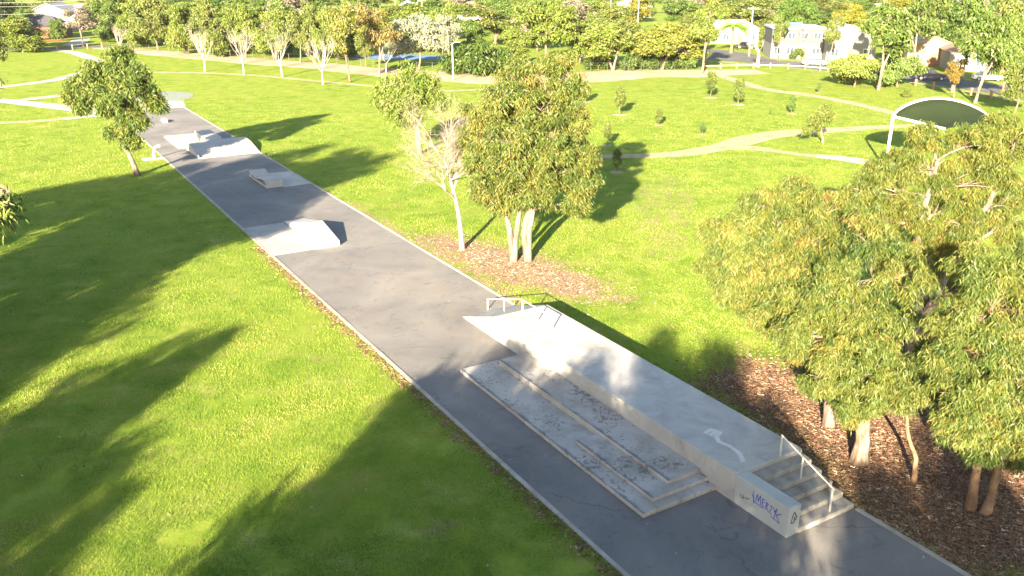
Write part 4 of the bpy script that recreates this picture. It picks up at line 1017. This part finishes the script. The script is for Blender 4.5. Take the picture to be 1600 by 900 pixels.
house("tiled_house", "terracotta-roofed house above the green-gold tree", (-12.72, 326.61), .05, 14, 11, 3.4, 'hip', (.70, .66, .60), (.46, .24, .17), 2.6, win=4)
house("far_house", "white far house at the top edge right of centre", (45.25, 345.71), 0, 14, 10, 4.0, 'gable', (.20, .197, .19), (.60, .60, .60), 2.4, win=4)
house("far_house", "grey-roofed far house at the top edge above the golden tree", (128.34, 309.49), -.2, 15, 10, 3.6, 'hip', (.76, .75, .72), (.4, .4, .42), 2.4, win=4)
house("far_house", "white far house peeking out behind the left pole trees", (-134.40, 286.87), 0, 14, 10, 4.2, 'gable', (.20, .197, .19), (.5, .5, .5), 2.4, win=4)
house("far_house", "pale roofed far house between the two middle power poles", (-35.66, 335.89), 0, 13, 10, 3.8, 'hip', (.20, .197, .19), (.62, .6, .57), 2.4, win=4)
# far suburb trees: individually placed, nothing tells them apart
rg = np.random.default_rng(77)
n_far = 0
for row, (yy, step) in enumerate(((196, 13), (228, 14), (262, 16), (305, 18), (360, 21), (430, 25), (520, 30))):
    half = yy * .64 + 14
    x = -half
    while x < half:
        px = x + rg.uniform(-3, 3); py = yy + rg.uniform(-9, 9)
        x += step * rg.uniform(.75, 1.3)
        sx = 800 + 1350 * px / (py * .939)           # keep the houses on the right in view
        if (row == 0 and (1080 < sx < 1400 or 30 < sx < 150)) or (row in (1, 2, 3) and 50 < sx < 128): continue
        kind = rg.choice(['round', 'low', 'round', 'gum']); me = VAR[kind][int(rg.integers(0, len(VAR[kind])))]
        h = rg.uniform(7, 11.5); w = rg.uniform(5.5, 9)
        colr = [YG, GR, OL, (.6, .8, .65), PK, (1.4, 1.1, .7), GR, OL][int(rg.integers(0, 8))]
        if row == 0: h *= .9
        plant("suburb_tree", "tree in the dense belt of suburb trees along the top of the picture", (px, py), me, M['grey_bark'], M['bgleaf'], colr, rg.uniform(0, 6.28), (w / 4, w / 4, h / 10), "far suburb trees")
        n_far += 1

# ------------------------------------------------------------------ street furniture, cars, shelter
def fence(name, label, pts, spacing, ph, pr, mat, rails, rail_r, rail_mat=None, cat="fence", square=True):
    P = np.array(pts, dtype=float); s = np.concatenate([[0], np.cumsum(np.linalg.norm(np.diff(P, axis=0), axis=1))])
    n = max(2, int(s[-1] / spacing) + 1); q = np.linspace(0, s[-1], n)
    pp = np.stack([np.interp(q, s, P[:, 0]), np.interp(q, s, P[:, 1])], 1); b = pp[0]
    e = empty(name, (b[0], b[1], 0), 0, label, cat)
    m = MB()
    if square: m.box(-pr, pr, -pr, pr, 0, ph)
    else: m.tube([(0, 0, 0), (0, 0, ph)], pr, 6)
    first = None
    for p in pp:
        if first is None:
            first = m.build("post", mat, e)
        else:
            o = first.copy(); COL.objects.link(o); o.parent = e; o.location = (p[0] - b[0], p[1] - b[1], 0)
    for z in rails:
        mm = MB(); mm.tube([(p[0] - b[0], p[1] - b[1], z) for p in pp], rail_r, 5); mm.build("rail", rail_mat or mat, e)
    return e
fence("bollard_fence", "timber bollard fence with pale rail along the right-hand street", [(33.70,155.62), (39.58,156.69), (45.38,157.23), (50.55,155.62), (54.37,150.47), (56.55,147.53)], 3.0, .95, .11, M['timber'], (.55,), .06, M['white_paint'])
fence("bollard_fence", "timber bollards beside the dark blue car", [(60.41,131.99), (61.56,128.22), (62.64,124.64), (63.89,119.95), (65.25,114.39)], 3.2, 1.0, .13, M['timber'], (), .05)
fence("bollard_fence", "brown timber bollards along the far-left road", [(-103.58,189.03), (-100.17,191.39), (-97.23,193.80), (-94.60,197.11), (-91.89,200.53)], 3.3, 1.15, .12, M['timber'], (), .05)
fence("mesh_fence", "dark wire fence in front of the tree row left of centre", [(-84.72,193.80), (-68.86,184.49), (-52.74,174.67), (-38.48,167.02), (-23.75,156.69), (-10.87,150.47)], 3.0, 1.5, .035, M['dark_metal'], (1.45, .75, .1), .015)
fence("mesh_fence", "dark wire fence under the flat-topped trees", [(-9.73,149.48), (0.00,146.58), (10.87,150.47), (22.10,153.00), (31.25,154.56)], 3.0, 1.5, .035, M['dark_metal'], (1.45, .75, .1), .015)

def pole(label, p, h, arms=1, lamp=False):
    e = empty("lamp_post" if lamp else "power_pole", (p[0], p[1], 0), 0, label, "lamp post" if lamp else "power pole")
    m = MB(); m.tube([(0, 0, -.1), (0, 0, h)], [.17 if not lamp else .11, .12 if not lamp else .07], 8); m.build("shaft", M['bleached'] if not lamp else M['steel'], e)
    if lamp:
        m = MB(); m.tube([(0, 0, h - .1), (.3, 0, h + .15), (.8, 0, h + .2)], .05, 6); m.build("arm", M['steel'], e)
        m = MB(); m.prism([(.75, h + .12), (1.25, h + .16), (1.2, h + .27), (.75, h + .26)], -.12, .12, 'y'); m.build("lamp_head", M['steel'], e)
    else:
        for k in range(arms):
            m = MB(); m.box(-1.1, 1.1, -.16, -.04, h - .5 - k * .9, h - .36 - k * .9); ca = m.build("crossarm", M['timber'], e)
            for x in (-.95, -.4, .4, .95):
                m = MB(); m.tube([(x, -.1, h - .36 - k * .9), (x, -.1, h - .18 - k * .9)], .05, 6); m.build("insulator", M['white_paint'], ca)
    return e
pole("lamp post beside the silvery tree on the far lawn edge", (-9.29, 139.35), 5.6, lamp=True)
pole("pale power pole by the far-left road", (-102.23, 223.75), 10.0, 1)
pole("white power pole left of the two-storey pale house", (47.88, 180.15), 9.6, 1)
pole("power pole above the silvery tree, right of two", (-22.84, 230.39), 10.5, 2)
pole("power pole above the silvery tree, left of two", (-30.77, 239.88), 10.5, 1)
pole("slim power pole above the left flat-topped tree", (24.51, 225.92), 10.5, 1)
pole("power pole with double crossarm above the orange tree top", (35.65, 255.62), 10.0, 2)
pole("power pole behind the dark blue car", (85.15, 174.67), 10.5, 1)
pole("power pole at the top edge right of the golden tree", (102.41, 250.15), 11.0, 1)
pa, pb2, pc = (-102.23, 223.75), (-135.52, 205.88), (-30.77, 239.88)
def wire(label, a, b, za, zb, sag):
    pts = [(a[0] + (b[0] - a[0]) * t, a[1] + (b[1] - a[1]) * t, za + (zb - za) * t - sag * 4 * t * (1 - t)) for t in np.linspace(0, 1, 16)]
    m = MB(); m.tube(pts, .022, 4); tag(m.build("power_line", M['steel']), label, "wire", "power lines over the far-left road")
for k, (dz, lab) in enumerate(((0, "top power line crossing the dark trees at far left"), (.9, "middle power line crossing the dark trees at far left"), (2.6, "lowest power line crossing the dark trees at far left"))):
    wire(lab, pa, pb2, 9.7 - dz, 9.7 - dz, .5)

def car(label, p, rz, body, L_=4.4, W_=1.8, Hh=1.45, suv=False):
    e = empty("parked_car", (p[0], p[1], 0.03), rz, label, "car", "cars parked on the far streets")
    paint = mottled("car_paint", [(0.3, [c * .95 for c in body]), (0.7, body)], 1, .3, 10, 0.0, 0.0, spec=.6)
    l = L_ / 2; zc = Hh * .58
    low = [(-l, .30), (-l + .05, .62), (-l + .15, zc), (-l * .1, zc + .03), (l * .48, zc), (l * .92, zc - .16), (l, .50), (l - .03, .28), (l * .62 + .36, .28), (l * .62 + .25, .52), (l * .62, .62), (l * .62 - .25, .52), (l * .62 - .36, .26), (-l * .60 + .36, .26), (-l * .60 + .25, .52), (-l * .60, .62), (-l * .60 - .25, .52), (-l * .60 - .36, .28)]
    m = MB(); m.prism(low, -W_ / 2, W_ / 2, 'y'); m.build("body", paint, e, bevel=.05)
    back = -l + (.12 if suv else .55)
    def cabin(z0, z1, ins0, ins1, xs):
        v = [(xs[0], -W_ / 2 + ins0, z0), (xs[1], -W_ / 2 + ins0, z0), (xs[1], W_ / 2 - ins0, z0), (xs[0], W_ / 2 - ins0, z0), (xs[2], -W_ / 2 + ins1, z1), (xs[3], -W_ / 2 + ins1, z1), (xs[3], W_ / 2 - ins1, z1), (xs[2], W_ / 2 - ins1, z1)]
        mm = MB(); mm.add(v, [(0, 3, 2, 1), (4, 5, 6, 7), (0, 1, 5, 4), (1, 2, 6, 5), (2, 3, 7, 6), (3, 0, 4, 7)]); return mm
    cabin(zc - .02, Hh - .08, .06, .20, (back, l * .46, back + (.15 if suv else .55), l * .12)).build("windows", M['glass'], e)
    cabin(Hh - .09, Hh, .17, .22, (back + (.12 if suv else .50), l * .16, back + (.25 if suv else .65), l * .08)).build("roof", paint, e, bevel=.02)
    for sy in (-1, 1):
        for xw in (-l * .60, l * .62):
            m = MB(); m.tube([(xw, sy * (W_ / 2 - .22), .32), (xw, sy * (W_ / 2 - .01), .32)], .32, 14); w_ = m.build("wheel", M['rubber'], e)
            m = MB(); m.tube([(xw, sy * (W_ / 2 - .012), .32), (xw, sy * (W_ / 2 + .01), .32)], .19, 10); m.build("rim", M['steel'], w_)
        m = MB(); m.box(l - .12, l + .012, sy * .62 - .18, sy * .62 + .18, .56, .72); m.build("headlight", M['white_paint'], e)
        m = MB(); m.box(-l - .012, -l + .06, sy * .66 - .16, sy * .66 + .16, .62, .80); m.build("tail_light", plain("red_lens", (.35, .02, .02), .3), e)
car("silver hatchback parked on the street before the pale houses", (55.21, 162.27), -.12, (.50, .58, .64))
car("dark blue wagon parked on the street right of the weeping trees", (65.96, 139.35), -.28, (.012, .016, .06), 4.8, 1.85, 1.75, True)
car("white car parked behind the big forked gum", (74.51, 138.49), -.3, (.75, .75, .75))
car("dark car seen under the lime palm", (51.97, 198.80), -.3, (.03, .03, .035))

# curved shade shelter behind the right clump
sx, sy = (32.18, 73.49)
sh = empty("shade_shelter", (sx, sy, 0), -.10, "curved green shade shelter with white arched edge behind the right clump", "shelter")
A = []; Bn = []
for t in np.linspace(0, 1, 25):
    x = 7.7 * t
    A.append(Vector((x, 0.0, 4.6 + 1.5 * (math.sin(math.pi * t ** .85)) ** .75)))
    Bn.append(Vector((2.9 + 4.5 * t, -3.8, 4.15 + .4 * math.sin(math.pi * t))))
A[0] = Vector((0, 0, 4.6)); A[-1] = Vector((7.7, 0, 4.6))
m = MB(); m.tube(A, .11, 8); m.build("arch_beam", M['white_paint'], sh, smooth=True)
m = MB(); vs_ = []; R_ = 8
for i in range(25):
    for j in range(R_ + 1):
        u = j / R_; p = A[i].lerp(Bn[i], u); p.z -= .7 * math.sin(math.pi * u) * (A[i].z - 4.5) / 1.5; vs_.append(tuple(p))
m.add(vs_, [(i * (R_ + 1) + j, (i + 1) * (R_ + 1) + j, (i + 1) * (R_ + 1) + j + 1, i * (R_ + 1) + j + 1) for i in range(24) for j in range(R_)])
o = m.build("shade_cloth", M['shade_cloth'], sh, smooth=True); o.modifiers.new("thick", 'SOLIDIFY').thickness = .02
m = MB(); m.tube([(0, 0, 4.55), (2.9, -3.8, 4.2)], .10, 8); m.build("side_beam", M['white_paint'], sh)
m = MB(); m.tube([(7.7, 0, 4.55), (7.4, -3.8, 4.2)], .10, 8); m.build("side_beam", M['white_paint'], sh)
for (x, y, z) in ((0, 0, 4.7), (7.7, 0, 4.7)):
    m = MB(); m.tube([(x, y, 0), (x, y, z)], .12, 10); m.build("post", M['white_paint'], sh)

# ------------------------------------------------------------------ grass blades, mulch chips, fallen leaves
def masks(x, y):
    U = x * NX + y * NY - U0; W = x * DX + y * DY
    path = (U > -.22) & (U < 8.3) & (W < 116)
    plat = (U > 2) & (U < 8.4) & (W > 14) & (W < 35.4)
    mu = np.zeros(len(x), dtype=bool)
    for p in MULCH: mu |= sdist(x, y, p) + rg.normal(0, .9, len(x)) > .2
    return path | plat, mu
rg = np.random.default_rng(9)
n = 760000
yy = 17.5 / (1 - rg.uniform(0, 1, n) ** 1.08 * (1 - 17.5 / 135)); xx = rg.uniform(-.70, .70, n) * (yy + 4)
hard, mu = masks(xx, yy)
keep = ~hard & ~mu
xx, yy = xx[keep], yy[keep]; n = len(xx)
sc = np.clip(yy / 26, .8, 4.0); a = rg.uniform(0, 6.28, n); hgt = rg.uniform(.035, .085, n) * sc ** .45; wd = rg.uniform(.006, .012, n) * sc
lean = rg.normal(0, .03, (n, 2)) * sc[:, None] ** .5
fade = np.clip((135 - yy) / 50, 0, 1)[:, None] * np.ones((1, 1)); hgt = hgt * (.25 + .75 * fade[:, 0])
V = np.empty((n, 3, 3)); V[:, 0] = np.stack([xx - np.cos(a) * wd, yy - np.sin(a) * wd, np.zeros(n)], 1); V[:, 1] = np.stack([xx + np.cos(a) * wd, yy + np.sin(a) * wd, np.zeros(n)], 1)
V[:, 2] = np.stack([xx + lean[:, 0], yy + lean[:, 1], hgt], 1)
def vnoise(x, y, cell, seed):
    g = np.random.default_rng(seed).uniform(0, 1, (256, 256)); u, v = x / cell + 500, y / cell + 500
    i, j = np.floor(u).astype(int), np.floor(v).astype(int); fu, fv = u - i, v - j; fu, fv = fu * fu * (3 - 2 * fu), fv * fv * (3 - 2 * fv)
    G_ = lambda a, b: g[a % 256, b % 256]
    return (G_(i, j) * (1 - fu) + G_(i + 1, j) * fu) * (1 - fv) + (G_(i, j + 1) * (1 - fu) + G_(i + 1, j + 1) * fu) * fv
nz = .45 * vnoise(xx, yy, 3.1, 1) + .30 * vnoise(xx, yy, 1.2, 2) + .25 * vnoise(xx, yy, .45, 3)
pt = .5 + 1.1 * (nz - .5) + .08 * np.sin(xx * .55 + 1.3 * np.sin(yy * .31)) * np.sin(yy * .47 + 1.1 * np.sin(xx * .37)) + rg.normal(0, .15, n)
kp = vnoise(xx, yy, 1.7, 5) * .6 + vnoise(xx, yy, .5, 6) * .4 > rg.uniform(.18, .46, n)
V, pt = V[kp], pt[kp]; n = len(pt)
o = link("grass", np_mesh("grass", V.reshape(-1, 3), np.arange(n * 3).reshape(-1, 3), np.repeat(np.clip(pt, 0, 1), 3)), None, M['grass_blade'])
tag(o, "short mown lawn grass of the near park", "grass", kind="stuff")

def scatter_strips(name, label, cat, xx, yy, lmin, lmax, wmin, wmax, mat, zmax=.03, z0=.012):
    n = len(xx); a = rg.uniform(0, 6.28, n); ln = rg.uniform(lmin, lmax, n) / 2; w = rg.uniform(wmin, wmax, n) / 2
    d = np.stack([np.cos(a), np.sin(a)], 1); s = np.stack([-d[:, 1], d[:, 0]], 1); c = np.stack([xx, yy], 1)
    V = np.empty((n, 4, 3))
    for k, (u, v) in enumerate(((-1, -1), (1, -.5), (1, .5), (-1, 1))):
        V[:, k, :2] = c + d * (ln * u)[:, None] + s * (w * v)[:, None]; V[:, k, 2] = z0 + rg.uniform(0, zmax, n)
    o = link(name, np_mesh(name, V.reshape(-1, 3), np.arange(n * 4).reshape(-1, 4), np.repeat(np.clip(rg.normal(.5, .25, n), 0, 1), 4)), None, mat)
    return tag(o, label, cat, kind="stuff")
bx0, by0 = [], []
for p, cntp in ((MULCH[1], 120000),):
    q = np.array(p); x = rg.uniform(q[:, 0].min() - 1, q[:, 0].max() + 1, cntp * 2); y = rg.uniform(q[:, 1].min() - 1, q[:, 1].max() + 1, cntp * 2)
    hard, _ = masks(x, y); sd = sdist(x, y, p); k = (~hard) & (sd + rg.normal(0, 1.1, len(x)) > 0.2)
    bx0.append(x[k]); by0.append(y[k])
kv = rg.uniform(8, 52, 5000); ku = -.2 - np.abs(rg.normal(0, .28, 5000))
bx0.append(NX * (ku + U0) + DX * kv); by0.append(NY * (ku + U0) + DY * kv)
scatter_strips("bark_litter", "bark chips and fallen leaves under the gums and along the kerb", "bark litter", np.concatenate(bx0), np.concatenate(by0), .04, .16, .007, .020, M['litter'], .05)
q = np.array(MULCH[0]); x = rg.uniform(q[:, 0].min() - 3, q[:, 0].max() + 3, 60000); y = rg.uniform(q[:, 1].min() - 3, q[:, 1].max() + 3, 60000)
hard, _ = masks(x, y); k = (~hard) & (sdist(x, y, MULCH[0]) + rg.normal(0, 1.5, len(x)) > 1.3)
scatter_strips("leaf_litter", "pale fallen leaves and twigs under the twin-trunk gums", "leaf litter", x[k], y[k], .05, .17, .008, .024, M['pale_litter'], .05)
lu, lv = rg.uniform(0.1, 8, 420), rg.uniform(9, 60, 420)
k = ~((lu > 2) & (lv > 14) & (lv < 35.3)) & ~((lu < 4.3) & (lv > 49) & (lv < 57.2)); lu, lv = lu[k], lv[k]
scatter_strips("fallen_leaves", "scattered dry leaves on the asphalt", "leaves", NX * (lu + U0) + DX * lv, NY * (lu + U0) + DY * lv, .05, .16, .015, .04, M['dry_leaf'], .015, .012)
gx = rg.uniform(-22, 12, 900); gy = rg.uniform(19, 60, 900); hard, _ = masks(gx, gy)
scatter_strips("lawn_leaves", "scattered dry leaves on the near lawn", "leaves", gx[~hard], gy[~hard], .06, .16, .02, .05, M['dry_leaf'], .03, .05)

# ------------------------------------------------------------------ air
hz = MB(); hz.box(-910, 910, -210, 1810, -1.0, 19.5)
hm, hnt, hN, hL, hP = new_mat("haze_air")
hN.remove(hP)
pv = hN.new("ShaderNodeVolumePrincipled")
pv.inputs["Color"].default_value = (1.0, 0.97, 0.92, 1)
pv.inputs["Density"].default_value = 0.00005
pv.inputs["Anisotropy"].default_value = 0.0
hL.new(pv.outputs[0], hN["Material Output"].inputs["Volume"])
tag(hz.build("haze", hm), "thin bright haze over the whole park", "haze", kind="stuff")
